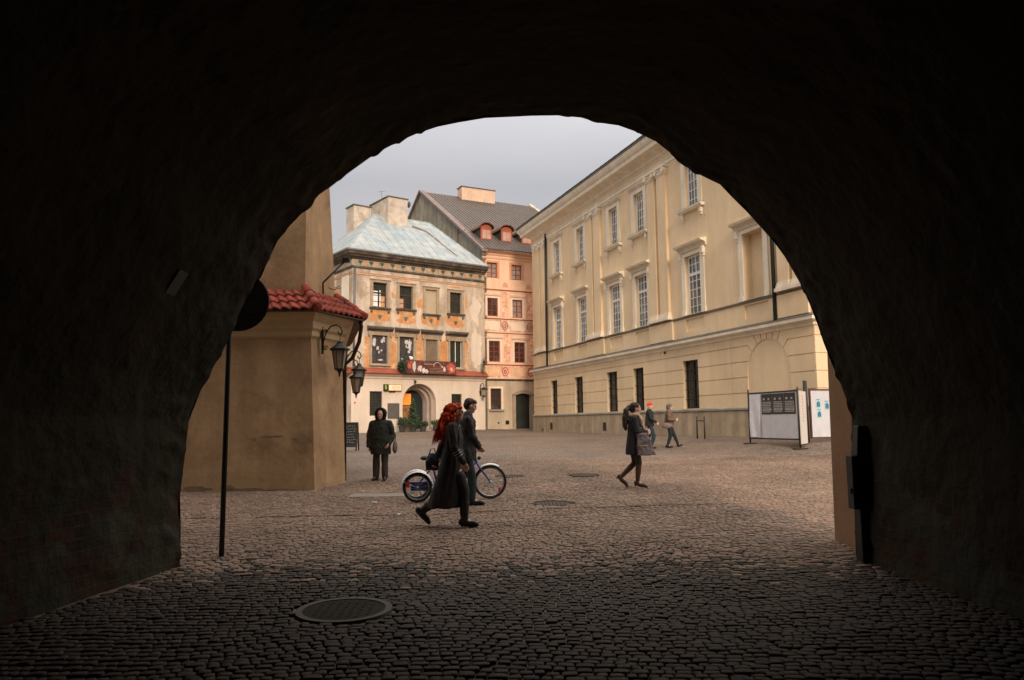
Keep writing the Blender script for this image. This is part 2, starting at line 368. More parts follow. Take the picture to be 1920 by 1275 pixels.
# ================================================================== GATE TOWER (we stand in its passage)
PROF = [(-3.66,.10),(-3.67,.59),(-3.69,.94),(-3.65,1.4),(-3.62,1.76),(-3.47,2.17),(-3.27,2.53),(-3.13,2.82),(-3.0,3.13),(-2.84,3.4),(-2.78,3.56),(-2.67,3.8),(-2.52,3.99),(-2.34,4.18),(-2.19,4.35),(-2.08,4.42),(-1.88,4.58),(-1.58,4.8),(-1.33,4.94),(-1.08,5.05),(-.84,5.13),(-.59,5.18),(-.28,5.23),(.03,5.24),(.28,5.25),(.56,5.25),(.84,5.22),(1.02,5.16),(1.27,5.12),(1.45,5.05),(1.7,4.92),(1.91,4.74),(2.11,4.56),(2.42,4.4),(2.56,4.24),(2.71,4.08),(2.85,3.91),(3.0,3.73),(3.12,3.55),(3.22,3.36),(3.31,3.18),(3.38,2.99),(3.45,2.78),(3.51,2.56),(3.59,2.32),(3.68,2.08),(3.74,1.89),(3.79,1.67),(3.78,1.31),(3.75,.73),(3.72,.10)]
def resample(P, step):
    out = []; 
    for (a, b) in zip(P, P[1:]):
        k = max(1, int(math.hypot(b[0]-a[0], b[1]-a[1])/step))
        out += [(a[0]+(b[0]-a[0])*i/k, a[1]+(b[1]-a[1])*i/k) for i in range(k)]
    return out+[P[-1]]
prof = resample(PROF, .045)
ys = [8.6-.05*i for i in range(70)]+[5.1-.25*i for i in range(1, 53)]
gt = empty('gate_tower', (0, 8.6, .19), 'dark rough vaulted gate passage framing the whole view', 'gate tower')
vb = MB(); n = len(prof)
for y in ys:
    t = min(8.6-y, 7)
    for (x, z) in prof:
        sx = 1+(.052 if x < 0 else .020)*t; sz = 1+.022*t if z > 1 else 1
        X = x*sx; Z = z*sz
        if z < .15: Z = z-.6
        d = .022*noise.noise((X*1.3, y*1.3, Z*1.3))+.014*noise.noise((X*5, y*5, Z*5))+.009*noise.noise((X*14, y*14, Z*14))
        d += .028*noise.noise((X*8, y*8, Z*8)) if y > 8.2 else 0; cr_ = noise.noise((X*.7+9, y*.9, Z*.7)); d += .03*max(0, cr_-.12)
        L_ = math.hypot(X, Z-1.6) or 1; vb.v.append((X+X/L_*d*1.2-0, y+(.03*noise.noise((X*4, 3, Z*4)) if y > 8.5 else 0), Z+(Z-1.6)/L_*d*1.2 if z > .3 else Z))
vb.f = [(j*n+i, j*n+i+1, (j+1)*n+i+1, (j+1)*n+i) for j in range(len(ys)-1) for i in range(n-1)]; vb.mi = [0]*len(vb.f)
def vault_mat():
    m = bpy.data.materials.new('old_passage_plaster'); m.use_nodes = True; t = m.node_tree; N = t.nodes; L = t.links; b = N['Principled BSDF']
    g = N.new('ShaderNodeNewGeometry'); sp = N.new('ShaderNodeSeparateXYZ'); L.new(g.outputs['Position'], sp.inputs['Vector'])
    cb = N.new('ShaderNodeCombineXYZ'); L.new(sp.outputs['Y'], cb.inputs['X']); L.new(sp.outputs['Z'], cb.inputs['Y'])
    br = N.new('ShaderNodeTexBrick'); L.new(cb.outputs['Vector'], br.inputs['Vector']); br.inputs['Scale'].default_value = 2.6
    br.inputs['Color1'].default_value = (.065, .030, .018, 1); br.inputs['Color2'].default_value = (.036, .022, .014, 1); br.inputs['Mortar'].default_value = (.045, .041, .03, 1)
    br.inputs['Mortar Size'].default_value = .03; br.inputs['Brick Width'].default_value = .9; br.inputs['Row Height'].default_value = .3
    def nz(s, d=6, dist=0):
        x = N.new('ShaderNodeTexNoise'); x.inputs['Scale'].default_value = s; x.inputs['Detail'].default_value = d; x.inputs['Distortion'].default_value = dist; L.new(g.outputs['Position'], x.inputs['Vector']); return x.outputs['Fac']
    def rp(src, a, b_, c0, c1):
        r = N.new('ShaderNodeValToRGB'); r.color_ramp.elements[0].position = a; r.color_ramp.elements[1].position = b_
        r.color_ramp.elements[0].color = (*c0, 1); r.color_ramp.elements[1].color = (*c1, 1); L.new(src, r.inputs['Fac']); return r.outputs['Color']
    def mx(a, b_, f):
        x = N.new('ShaderNodeMix'); x.data_type = 'RGBA'; L.new(a, x.inputs['A']); L.new(b_, x.inputs['B']); L.new(f, x.inputs['Factor']); return x.outputs['Result']
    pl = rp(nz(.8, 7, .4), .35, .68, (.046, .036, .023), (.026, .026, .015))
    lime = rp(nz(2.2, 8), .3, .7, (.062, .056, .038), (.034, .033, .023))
    # bare rubble and brick shows low on the walls
    hz = N.new('ShaderNodeMath'); hz.operation = 'MULTIPLY_ADD'; L.new(nz(1.1, 8, .6), hz.inputs[0]); hz.inputs[1].default_value = 3.4; hz.inputs[2].default_value = -.75
    lt = N.new('ShaderNodeMath'); lt.operation = 'GREATER_THAN'; L.new(hz.outputs[0], lt.inputs[0]); L.new(sp.outputs['Z'], lt.inputs[1])
    low = mx(br.outputs['Color'], lime, rp(nz(1.6, 8, .5), .47, .52, (0, 0, 0), (1, 1, 1)))
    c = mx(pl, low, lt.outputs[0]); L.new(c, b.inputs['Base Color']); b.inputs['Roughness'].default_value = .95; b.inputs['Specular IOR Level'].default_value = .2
    bp = N.new('ShaderNodeBump'); bp.inputs['Distance'].default_value = .03; bp.inputs['Strength'].default_value = .9
    ad = N.new('ShaderNodeMath'); ad.operation = 'ADD'; L.new(nz(9, 9), ad.inputs[0]); bm_ = N.new('ShaderNodeMath'); bm_.operation = 'MULTIPLY'; L.new(br.outputs['Fac'], bm_.inputs[0]); L.new(lt.outputs[0], bm_.inputs[1]); L.new(bm_.outputs[0], ad.inputs[1]); L.new(ad.outputs[0], bp.inputs['Height']); L.new(bp.outputs['Normal'], b.inputs['Normal'])
    return m
M_VAULT = vault_mat()
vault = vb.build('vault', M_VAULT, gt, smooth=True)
M_TOWER = mat('tower_plaster', (.10, .07, .045), var=.2, bump=.4, bscale=12)
fb = MB()     # tower front around the arch; unseen height and width shaped for sun and shade
outer = [(-14, -.6), (-14, 13)]+[(-14+28*i/20, 13) for i in range(1, 20)]+[(14, 13), (14, -.6)]
k = len(PROF); po = resample(outer, .7)
for (x, z) in PROF: fb.v.append((x if z > .15 else x, 8.62, z if z > .15 else -.6))
m_ = []
for i, (x, z) in enumerate(PROF):
    a = math.atan2(z-1.2, x); t = 1e9
    for (X0, Z0), (X1, Z1) in (((-14, -.6), (-14, 17)), ((-14, 17), (4.6, 17)), ((4.6, 17), (4.6, -.6))):
        if X0 == X1:
            tt = X0/math.cos(a) if abs(math.cos(a)) > 1e-6 else 1e9; zz = 1.2+tt*math.sin(a)
            if tt > 0 and zz <= 17.001 and tt < t: t = tt
        else:
            tt = (17-1.2)/math.sin(a) if math.sin(a) > 1e-6 else 1e9
            if tt > 0 and -14.001 <= tt*math.cos(a) <= 4.601 and tt < t: t = tt
    m_.append((t*math.cos(a), 8.62, 1.2+t*math.sin(a)))
fb.v += m_; fb.f = [(i, i+1, k+i+1, k+i) for i in range(k-1)]; fb.mi = [0]*len(fb.f)
fb.box(-14, -13.5, -8.1, 8.6, -.6, 17).box(4.4, 4.6, -8.1, 8.6, -.6, 17).box(-13.5, 4.4, -8.1, 8.6, 16.6, 17).box(-14, 4.6, -8.3, -8.1, -.6, 17)
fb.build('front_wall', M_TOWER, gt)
MB().box(-7, 4.38, -8.05, -7.75, -.6, 8).build('end_wall', M_VAULT, gt)
MB().add([(3.95, 8.64, -.3), (3.92, 9.62, -.3), (4.6, 9.62, -.3), (4.6, 8.64, -.3), (4.02, 8.64, 7.5), (4.0, 9.55, 7.5), (4.6, 9.55, 7.5), (4.6, 8.64, 7.5)],
         [(0, 1, 2, 3), (4, 5, 6, 7), (0, 1, 5, 4), (1, 2, 6, 5), (2, 3, 7, 6), (3, 0, 4, 7)]).build('buttress', mat('buttress_plaster', (.30, .17, .09), var=.15, bump=.3, bscale=15), gt)
# plate on the vault
bv = BVHTree.FromPolygons([Vector(v) for v in vb.v], vb.f)
hit, nrm, _, _ = bv.ray_cast(Vector((0, 0, 1.7)), Vector((-2.62, 5.9, 1.12)))
if hit:
    nrm = nrm.normalized() if nrm.dot(Vector((0, 0, 1.7))-hit) > 0 else -nrm.normalized()
    X_ = Vector((0, 1, 0)); X_ = (X_-nrm*X_.dot(nrm)).normalized(); Y_ = nrm.cross(X_)
    Fp = lambda p: tuple(hit+X_*p[0]+nrm*(p[1]+.03)+Y_*p[2])
    t = MB(Fp).box(-.08, .08, -.04, -.005, -.13, .13).build('wall_plate', mat('grey_plate', (.085, .085, .065), rough=.8), bevel=.004)
    tag(t, 'small pale grey plate fixed on the dark vault at the left', 'plate')

# iron gate post at the right jamb
t = empty('gate_post', (3.72, 8.3, G(3.7, 8.3)), 'black iron gate post with latch box at the right jamb of the passage', 'gate post')
z0 = G(3.7, 8.3)-.03
MB().box(3.665, 3.82, 8.28, 8.44, z0, 1.30).add([(3.665, 8.28, 1.30), (3.82, 8.28, 1.30), (3.82, 8.44, 1.30), (3.665, 8.44, 1.30), (3.70, 8.3, 1.62), (3.80, 8.3, 1.62), (3.80, 8.42, 1.62), (3.70, 8.42, 1.62)],
    [(0, 1, 5, 4), (1, 2, 6, 5), (2, 3, 7, 6), (3, 0, 4, 7), (4, 5, 6, 7), (0, 3, 2, 1)]).build('post', M_IRON, t, bevel=.01)
MB().box(3.60, 3.665, 8.27, 8.42, .74, 1.30).box(3.585, 3.60, 8.30, 8.36, .9, .96).build('latch_box', M_IRON, t, bevel=.006)

# road sign seen from behind
t = empty('road_sign', (-3.375, 9.05, G(-3.4, 9.05)), 'round road sign seen from behind on a dark pole by the left jamb', 'road sign')
MB().tube([(-3.375, 9.05, G(-3.4, 9.05)-.02), (-3.36, 9.06, 2.7), (-3.352, 9.06, 3.5)], .030, 12).build('pole', mat('dark_pole', (.035, .035, .032), rough=.5, metal=.3), t, smooth=True)
Fs = frame((-3.27, 9.10), (.995, .10), (.10, -.995))
d = MB(Fs); nn = 40
d.add([(0+.345*math.cos(2*math.pi*j/nn), -.02, 3.18+.345*math.sin(2*math.pi*j/nn)) for j in range(nn)]+[(.345*math.cos(2*math.pi*j/nn), .006, 3.18+.345*math.sin(2*math.pi*j/nn)) for j in range(nn)],
      [tuple(range(nn)), tuple(range(2*nn-1, nn-1, -1))]+[(j, (j+1) % nn, nn+(j+1) % nn, nn+j) for j in range(nn)])
d.tube([(.345*math.cos(2*math.pi*j/nn), .0, 3.18+.345*math.sin(2*math.pi*j/nn)) for j in range(nn)], .014, 6, closed=True)
d.build('sign_disc', mat('dull_zinc', (.03, .03, .027), rough=.8), t)
for zc in (3.28, 3.03): MB(Fs).box(-.2, .2, .008, .03, zc, zc+.04).build('clamp', M_IRON, t)

# ================================================================== ANNEX (battered corner building with tiled skirt roof)
M_ANX = mat('ochre_plaster', (.42, .272, .145), var=.16, scale=1.3, bump=.5, bscale=7, streak=.16, col2=(.27, .165, .085), c2scale=1.1, c2pos=.6, c2soft=.10)
M_TILE = mat('red_pantiles', (.30, .062, .042), var=.35, scale=4, rough=.85, bump=.5, bscale=30, col2=(.15, .06, .045), c2scale=5, c2pos=.55, spec=.2)
ax = empty('corner_house', (-4.12, 16.2, .36), 'ochre corner house with battered base and red tiled skirt roof at the left', 'house')
M_OLDWOOD = mat('dark_soffit_boards', (.12, .08, .05), var=.2)
def poly3(mb, lo, zl, hi, zh, cap=False):
    n = len(lo); mb.add([(p[0], p[1], zl) for p in lo]+[(p[0], p[1], zh) for p in hi], [(i, (i+1) % n, n+(i+1) % n, n+i) for i in range(n)]+([tuple(range(n, 2*n))] if cap else []))
LO = [(-11, 16.2), (-4.12, 16.2), (-3.76, 17.5), (-5.3, 23.5), (-11, 23.5)]
HI = [(-11, 16.36), (-4.31, 16.36), (-3.93, 17.6), (-5.4, 23.5), (-11, 23.5)]
def offp(P, d):   # outward offset of front and right faces
    o = [(-11, P[0][1]-d), (P[1][0]+d*.55, P[1][1]-d), (P[2][0]+d, P[2][1]-d*.05), (P[3][0]+d, P[3][1]), (-11, P[3][1])]; return o
b = MB(); poly3(b, LO, -.1, HI, 3.62); 
wl = b.build('wall', M_ANX, ax)
c = MB()
prev = offp(HI, .0); pz = 3.55
for d, z in ((.07, 3.60), (.07, 3.70), (.14, 3.76), (.14, 3.90), (.26, 4.00), (.30, 4.10)):
    cur = offp(HI, d); poly3(c, prev, pz, cur, z); prev, pz = cur, z
poly3(c, prev, pz, offp(HI, -.3), 4.11, True)
c.build('cornice', mat('ochre_trim', (.50, .36, .20), var=.12, bump=.2), ax)
sf = offp(HI, .40); sf[2] = (sf[2][0]+.12, sf[2][1])
MB().add([(p[0], p[1], 4.075) for p in sf]+[(p[0], p[1], 4.095) for p in sf], [(4, 3, 2, 1, 0), (5, 6, 7, 8, 9)]+[(i, (i+1) % 5, 5+(i+1) % 5, 5+i) for i in range(5)]).build('soffit', M_OLDWOOD, ax)
TW = [(-11, 16.80), (-4.56, 16.80), (-4.17, 18.15), (-5.6, 23.5), (-11, 23.5)]
TH = [(-11, 17.0), (-4.66, 17.0), (-4.52, 18.15), (-5.9, 23.5), (-11, 23.5)]
b = MB(); poly3(b, TW, 4.0, TH, 9.5, True); poly3(b, TH, 9.5, TH, 13, True)
b.build('upper_wall', M_ANX, ax)
def tiles(mb, A, B, C, D, per=.20, rows=3, amp=.024):   # A,B eave; C,D top; pantile surface
    A, B, C, D = map(Vector, (A, B, C, D)); nrm = (B-A).cross(D-A).normalized()
    if nrm.z < 0: nrm = -nrm
    W = (B-A).length; nu = int(W/per*10)+1; per_row = 4
    vs = []; cols = rows*(per_row+1)
    for i in range(nu+1):
        s = i/nu; 
        for r_ in range(rows):
            for q in range(per_row+1):
                t = (r_+q/per_row*1.0)/rows; p = (A.lerp(B, s)).lerp(D.lerp(C, s), min(t, 1))
                x = s*W/per*2*math.pi; h = amp*(math.sin(x)+.35*math.sin(2*x+.6))+.028*(1-q/per_row)
                vs.append(tuple(p+nrm*(h+.03)))
    fs = []
    for i in range(nu):
        for q in range(cols-1): a = i*cols+q; fs.append((a, a+1, a+cols+1, a+cols))
    # under skirt at the eave
    o = len(vs)
    for i in range(nu+1): p = Vector(vs[i*cols]); vs.append(tuple(p-nrm*.035))
    for i in range(nu): fs.append((i*cols, (i+1)*cols, o+i+1, o+i))
    mb.add(vs, fs)
EA = offp(HI, .42); TA = TW; ze, zt = 4.10, 4.66
b = MB()
tiles(b, (-11, EA[1][1], ze), (EA[1][0], EA[1][1], ze), (TA[1][0], TA[1][1], zt), (-11, TA[1][1], zt))
tiles(b, (*EA[1], ze), (EA[2][0]+.10, EA[2][1], ze+.02), (TA[2][0], TA[2][1], zt), (TA[1][0], TA[1][1], zt))
tiles(b, (EA[2][0]+.10, EA[2][1], ze+.02), (EA[3][0], EA[3][1], ze), (TA[3][0], TA[3][1], zt), (TA[2][0], TA[2][1], zt))
rf = b.build('skirt_roof', M_TILE, ax, smooth=True)
for (p, q) in ((EA[1], TA[1]), ((EA[2][0]+.10, EA[2][1]), TA[2])):
    h = MB()
    for k in range(3):
        a = Vector((p[0], p[1], ze+.07)).lerp(Vector((q[0], q[1], zt+.07)), k/3-.02); c_ = Vector((p[0], p[1], ze+.07)).lerp(Vector((q[0], q[1], zt+.07)), (k+1)/3+.05)
        h.tube([a, c_], [.105, .085], 12)
    h.build('hip_tile', M_TILE, rf, smooth=True)
g_ = MB()
g_.tube([(EA[2][0]-.0, EA[2][1]+.05, 4.10), (EA[2][0]+.02, EA[2][1]+.1, 3.95), (EA[2][0]-.04, EA[2][1]+.15, 3.6), (EA[2][0]-.22, EA[2][1]+.3, 3.25), (-3.98, 18.2, 3.1), (-3.98, 18.3, .4)], .045, 10)
g_.build('downpipe', mat('brown_downpipe', (.05, .028, .02), rough=.5, metal=.3), ax, smooth=True)
# spalled patches low on the wall
M_SPALL = mat('spalled_render', (.20, .135, .08), var=.3, bump=.8, bscale=20)
def blobpoly(cx, cz, rx, rz, n=34, rough=.35, seed=0):
    jag = lambda a: 1+.30*noise.noise((math.cos(a)*4+seed, math.sin(a)*4, seed*.7))+.15*noise.noise((math.cos(a)*9+seed, math.sin(a)*9, 2))
    n = max(n, 28)
    return [(cx+rx*(1+rough*noise.noise((seed+math.cos(a)*1.7, math.sin(a)*1.7, seed*.37)))*jag(a)*math.cos(a), cz+rz*(1+rough*1.4*noise.noise((math.cos(a)*1.7, seed+math.sin(a)*1.7, 5)))*jag(a)*math.sin(a)) for a in [2*math.pi*i/n for i in range(n)]]
def FA(p):   # battered front face
    t = (p[2]+.1)/3.72; return (p[0], 16.2+.16*t-p[1], p[2])
for (cx, cz, rx, rz, sd) in ((-4.40, 1.37, .17, .045, 1), (-4.60, 1.42, .07, .025, 2), (-4.95, 1.47, .12, .016, 3), (-5.2, 1.46, .14, .02, 13), (-5.45, 1.41, .05, .04, 9), (-6.6, .40, .30, .05, 4), (-5.6, .38, .35, .03, 5), (-5.95, .40, .16, .06, 6), (-4.9, .36, .3, .02, 7)):
    MB(FA).poly(blobpoly(cx, cz, rx, rz, seed=sd), .001, .004).build('spalled_patch', M_SPALL, ax)

# street lanterns
M_LG = mat('lantern_glass', (.30, .24, .17), var=.2, rough=.3, fine=0, spec=.6)
M_LIR = mat('lantern_iron', (.018, .02, .016), rough=.45, metal=.4, fine=0, var=.2)
def lantern(P, out_dir, s, label, loopy=False, group='wall lanterns on scrolled brackets'):
    """P = wall point of the bracket, out_dir = unit 2D direction, s = scale"""
    ox, oy = out_dir; t = empty('wall_lantern', P, label, 'lantern', group)
    L = lambda u, v, z: (P[0]+(ox*u-oy*v)*s, P[1]+(oy*u+ox*v)*s, P[2]+z*s)
    W = lambda p: L(*p)
    br = MB(W)
    br.box(-.01, .03, -.05, .05, -.42, .25)
    arc = [(.02, 0, -.30)]+[(.10+.0-.10*math.cos(a)+.33*(1-math.cos(a))/2, 0, -.30+.62*math.sin(a*.5)) for a in [math.pi*i/10 for i in range(1, 11)]]
    arc = [(.02, 0, -.34), (.03, 0, -.12), (.10, 0, .12), (.22, 0, .26), (.36, 0, .30), (.47, 0, .24), (.52, 0, .13), (.48, 0, .05), (.42, 0, .07), (.41, 0, .13)]
    br.tube(arc, .018, 8)
    cur = [(.03+.07*(1-i/14)*math.cos(i*.75)*1.0+.06, 0, -.28+.07*(1-i/14)*math.sin(i*.75)) for i in range(14)]
    br.tube(cur, .012, 6)
    cur = [(.07+.05*(1-i/14)*math.cos(-i*.75)+.02, 0, .16+.06*(1-i/14)*math.sin(-i*.75)) for i in range(14)]
    br.tube(cur, .010, 6)
    br.tube([(.46, 0, .08), (.46, 0, -.12)], .010, 6)
    br.build('bracket', M_LIR, t)
    n = 6; cx = .46
    def hexr(r_, z, a0=.3): return [(cx+r_*math.cos(a0+2*math.pi*i/n), r_*math.sin(a0+2*math.pi*i/n), z) for i in range(n)]
    cp = MB(W)
    R_ = [hexr(.02, -.10), hexr(.07, -.14), hexr(.075, -.17), hexr(.11, -.20), hexr(.25, -.30), hexr(.25, -.345), hexr(.19, -.35)]
    cp.add([p for r_ in R_ for p in r_], [(i*n+j, i*n+(j+1) % n, (i+1)*n+(j+1) % n, (i+1)*n+j) for i in range(len(R_)-1) for j in range(n)]+[tuple(range(n)), tuple(range((len(R_)-1)*n, len(R_)*n))])
    cp.build('lantern_cap', M_LIR, t)
    fr = MB(W)
    a, b_ = hexr(.195, -.352), hexr(.115, -.80)
    for i in range(n): fr.tube([a[i], b_[i]], .011, 5)
    R_ = [hexr(.13, -.79), hexr(.13, -.815), hexr(.05, -.86), hexr(.02, -.93), hexr(.028, -.96), hexr(.005, -1.0)]
    fr.add([p for r_ in R_ for p in r_], [(i*n+j, i*n+(j+1) % n, (i+1)*n+(j+1) % n, (i+1)*n+j) for i in range(len(R_)-1) for j in range(n)]+[tuple(range(n)), tuple(range((len(R_)-1)*n, len(R_)*n))])
    fr.build('lantern_frame', M_LIR, t)
    gl = MB(W); a, b_ = hexr(.185, -.353), hexr(.108, -.79)
    gl.add(a+b_, [(j, (j+1) % n, n+(j+1) % n, n+j) for j in range(n)]); gl.build('lantern_glass', M_LG, t)
    return t
lantern((-4.13, 16.62, 3.60), (.96, -.05), .88, 'large black lantern on a curved bracket on the ochre corner house')
lantern((-4.86, 21.9, 3.30), (.98, .2), .86, 'lower small lantern behind the large one, nearest the ochre wall')
lantern((-5.02, 22.9, 3.62), (.98, .2), .95, 'small lantern on a scrolled arm, farthest out from the ochre corner')
# spot lamp arm above the skirt roof
t = empty('floodlight', (-4.30, 17.6, 4.7), 'small dark floodlight on a slanting arm above the red tiled roof', 'floodlight')
MB().tube([(-4.34, 17.5, 4.60), (-4.34, 17.45, 4.95), (-3.86, 17.6, 5.50)], .022, 8).build('arm', M_IRON, t, smooth=True)
MB().box(-3.92, -3.76, 17.52, 17.68, 5.46, 5.56).build('lamp_head', M_IRON, t, bevel=.01)
t = empty('bracket_lamp', (-4.22, 17.7, 4.9), 'small pale bracket with a ring on the wall above the red tiles', 'bracket')
MB().tube([(-4.24, 17.6, 4.86), (-4.10, 17.5, 4.80), (-3.96, 17.6, 4.86), (-3.98, 17.7, 4.92)], .018, 8).build('arm', mat('pale_metal', (.35, .28, .18), rough=.5), t)

# ================================================================== PALACE (right)
PA, PE, PN = (1.56, 56.0), (.32100, -.94708), (-.94708, -.32100)
FP = frame(PA, PE, PN)
pal = empty('palace', (PA[0], PA[1], 1.0), 'long pale yellow classical palace with pilasters and tall white windows on the right', 'palace')
WC = [3.9+.95, 8.97, 13.53, 16.66, 21.72]                   # window axes
TOPW = [(c-.53, c+.53, 11.68, 13.9) for c in (4.86, 8.85, 13.53, 16.63, 21.83)]
MIDW = [(c-.66, c+.66, 6.60, 9.42) for c in (4.86, 8.97, 13.53, 16.66, 21.72)]
NICHE = (25.6, 26.95, 6.60, 9.46)
GRDW = [(a, b_, 2.24, 4.50) for a, b_ in ((3.36, 4.50), (7.46, 8.72), (12.16, 13.49), (15.42, 16.57), (20.48, 21.80))]
GRV = [2.80, 3.45, 4.10, 4.75]
openings = TOPW+MIDW+GRDW
def inn(u, z, r): return r[0] < u < r[1] and r[2] < z < r[3]
AR_L, AR_R, AC, AH = 24.4, 29.6, 26.86, 1.34
pan = [(c-.78, c+.78, 5.86, 6.44) for c in (4.86, 8.97, 13.53, 16.66, 21.72, 26.3)]
def pfn(u, z):
    for o in openings:
        if inn(u, z, o): return -.32
    if inn(u, z, NICHE): return -.38
    for o in pan:
        if inn(u, z, o): return -.07
    if z < 5.3:
        if u > AR_L and z > 2.1: return -.035
        if z > 2.1:
            for g_ in GRV:
                if abs(z-g_) < .022: return -.035
        return 0
    return 0
us = brk([0, 29.6, AR_L], *[[o[0], o[1]] for o in openings+[NICHE]+pan])
zs = brk([.2, 2.1, 5.3, 16.0], *[[o[2], o[3]] for o in openings+[NICHE]+pan], *[[g_-.022, g_+.022] for g_ in GRV])
w = relief(FP, us, zs, pfn)
# voussoirs and courses round the blind arch
def arcp(a0, a1, r_, k=6): return [(AC+r_*math.cos(R(a0+(a1-a0)*i/k)), 3.56+r_*math.sin(R(a0+(a1-a0)*i/k))) for i in range(k+1)]
def raypt(a, z): return (AC+(z-3.56)/math.tan(R(a)), z)
ang = [62, 76, 90, 104, 118]; gp = .9
for a0, a1 in zip(ang, ang[1:]):
    w.poly([raypt(a0+gp, 5.3)]+arcp(a0+gp, a1-gp, AH, 4)+[raypt(a1-gp, 5.3)], -.035, 0)
for sgn in (1, -1):
    E_ = AR_R if sgn > 0 else AR_L+.02
    A_ = (lambda a: a) if sgn > 0 else (lambda a: 180-a)
    w.poly([raypt(A_(62-gp), 5.3)]+arcp(A_(62-gp), A_(43+gp), AH, 4)+[raypt(A_(43+gp), 4.772), (E_, 4.772), (E_, 5.3)], -.035, 0)
    w.poly([raypt(A_(43-gp), 4.728)]+arcp(A_(43-gp), A_(22+gp), AH, 4)+[raypt(A_(22+gp), 4.122), (E_, 4.122), (E_, 4.728)], -.035, 0)
    w.poly([raypt(A_(22-gp), 4.078)]+arcp(A_(22-gp), A_(0), AH, 4)+[(AC+sgn*AH, 3.472), (E_, 3.472), (E_, 4.078)], -.035, 0)
    for (z0_, z1_) in ((2.1, 2.778), (2.822, 3.428)):
        a, b_ = sorted((AC+sgn*AH, E_)); w.box(a, b_, -.035, 0, z0_, z1_)
# end walls and back
w.add([(0, 0, .2), (0, -13, .2), (0, -13, 16), (0, 0, 16)], [(0, 1, 2, 3)])
w.build('wall', M_PAL, pal)
FS = frame((PA[0]+PE[0]*29.6, PA[1]+PE[1]*29.6), (-PN[0], -PN[1]), PE)     # right end face
sz = brk([.2, 16.0], *[[g_-.022, g_+.022] for g_ in GRV])
relief(FS, [0, 14], sz, lambda u, z: -.035 if any(abs(z-g_) < .022 for g_ in GRV) else 0).build('side_wall', M_PAL, pal)
MB(FP).box(0, 29.6, -14, -13.9, .2, 16).build('back_wall', M_PAL, pal)
def course(name, prof, m, e0=0, e1=29.6):
    b = MB(FP).ext(prof, e0, e1, 1, 1)
    FSs = lambda p: FS((p[0], p[1], p[2]))
    b2 = MB(FS).ext(prof, 0, 14, 1, 0); b.v += b2.v; o = len(b.v)-len(b2.v); b.f += [tuple(i+o for i in f) for f in b2.f]; b.mi += b2.mi
    return b.build(name, m, pal)
course('plinth', [(-.02, .2), (.09, .2), (.09, 2.05), (.05, 2.1), (-.02, 2.1)], M_PLINTH)
course('plinth_cap', [(.0, 2.1), (.13, 2.103), (.13, 2.18), (.04, 2.24), (0, 2.24)], M_STONE)
course('string_course', [(0, 5.12), (.06, 5.14), (.08, 5.24), (.22, 5.30), (.26, 5.33), (.26, 5.46), (0, 5.50)], M_PALT)
course('lead_flashing', [(0, 5.50), (.27, 5.462), (.285, 5.475), (.02, 5.60), (0, 5.60)], M_LEAD)
# downpipe
for u in (3.02, 27.62):
    MB(FP).tube([(u-.0, .10, 14.9), (u, .12, 5.52)], .075, 8).build('downpipe', mat('green_black_downpipe', (.03, .035, .028), rough=.5, metal=.3), pal, smooth=True)
MB(FP).ext([(0, 6.50), (.05, 6.52), (.07, 6.60), (0, 6.62)], 0, 29.6).build('sill_course', mat('sill_lead', (.20, .17, .12), var=.2), pal)
course('architrave', [(0, 14.50), (.05, 14.52), (.05, 14.68), (.09, 14.72), (.12, 14.78), (0, 14.80)], M_PALT)
course('cornice', [(0, 15.10), (.06, 15.14), (.10, 15.24), (.30, 15.34), (.34, 15.36), (.68, 15.42), (.70, 15.62), (.78, 15.68), (.86, 15.82), (.90, 15.98), (0, 16.05)], M_PALT)
course('gutter', [(.0, 16.052), (.92, 15.984), (.95, 16.0), (.95, 16.06), (.0, 16.2)], M_LEAD)
rb = MB(FP); rb.add([(-.9, .93, 16.09), (30.5, .93, 16.09), (30.5, -6.5, 19.5), (-.9, -6.5, 19.5), (30.5, -14, 16.13), (-.9, -14, 16.13)], [(0, 1, 2, 3), (3, 2, 4, 5), (0, 3, 5), (1, 4, 2), (0, 5, 4, 1)])
rng2 = random.Random(3)
for i in range(150): u = -.9+i*.2093; rb.box(u, u+.17, .80, .96, 16.09+rng2.uniform(0, .01), 16.13+rng2.uniform(0, .02))
rb.build('roof', M_ROOFD, pal)
r3 = random.Random(11)
M_STAIN = mat('rain_stained_plaster', (.56, .45, .31), var=.2, scale=3)
for (u, zt__, L_) in [(o[0]-.36, o[2]-.56, .7) for o in TOPW]+[(o[1]+.3, o[2]-.56, .5) for o in TOPW]+[(5.6, 5.10, .22), (10.8, 5.10, .3), (18.2, 5.10, .25), (23.1, 5.10, .3)]:
    w__ = r3.uniform(.04, .10); L_ *= r3.uniform(.6, 1.4); u += r3.uniform(-.05, .2)
    MB(FP).poly([(u, zt__), (u+w__, zt__), (u+w__*.9, zt__-L_*.5), (u+w__*.6, zt__-L_), (u+w__*.35, zt__-L_*.7), (u+w__*.1, zt__-L_*.4)], .0, .002).build('rain_stain', M_STAIN, pal)
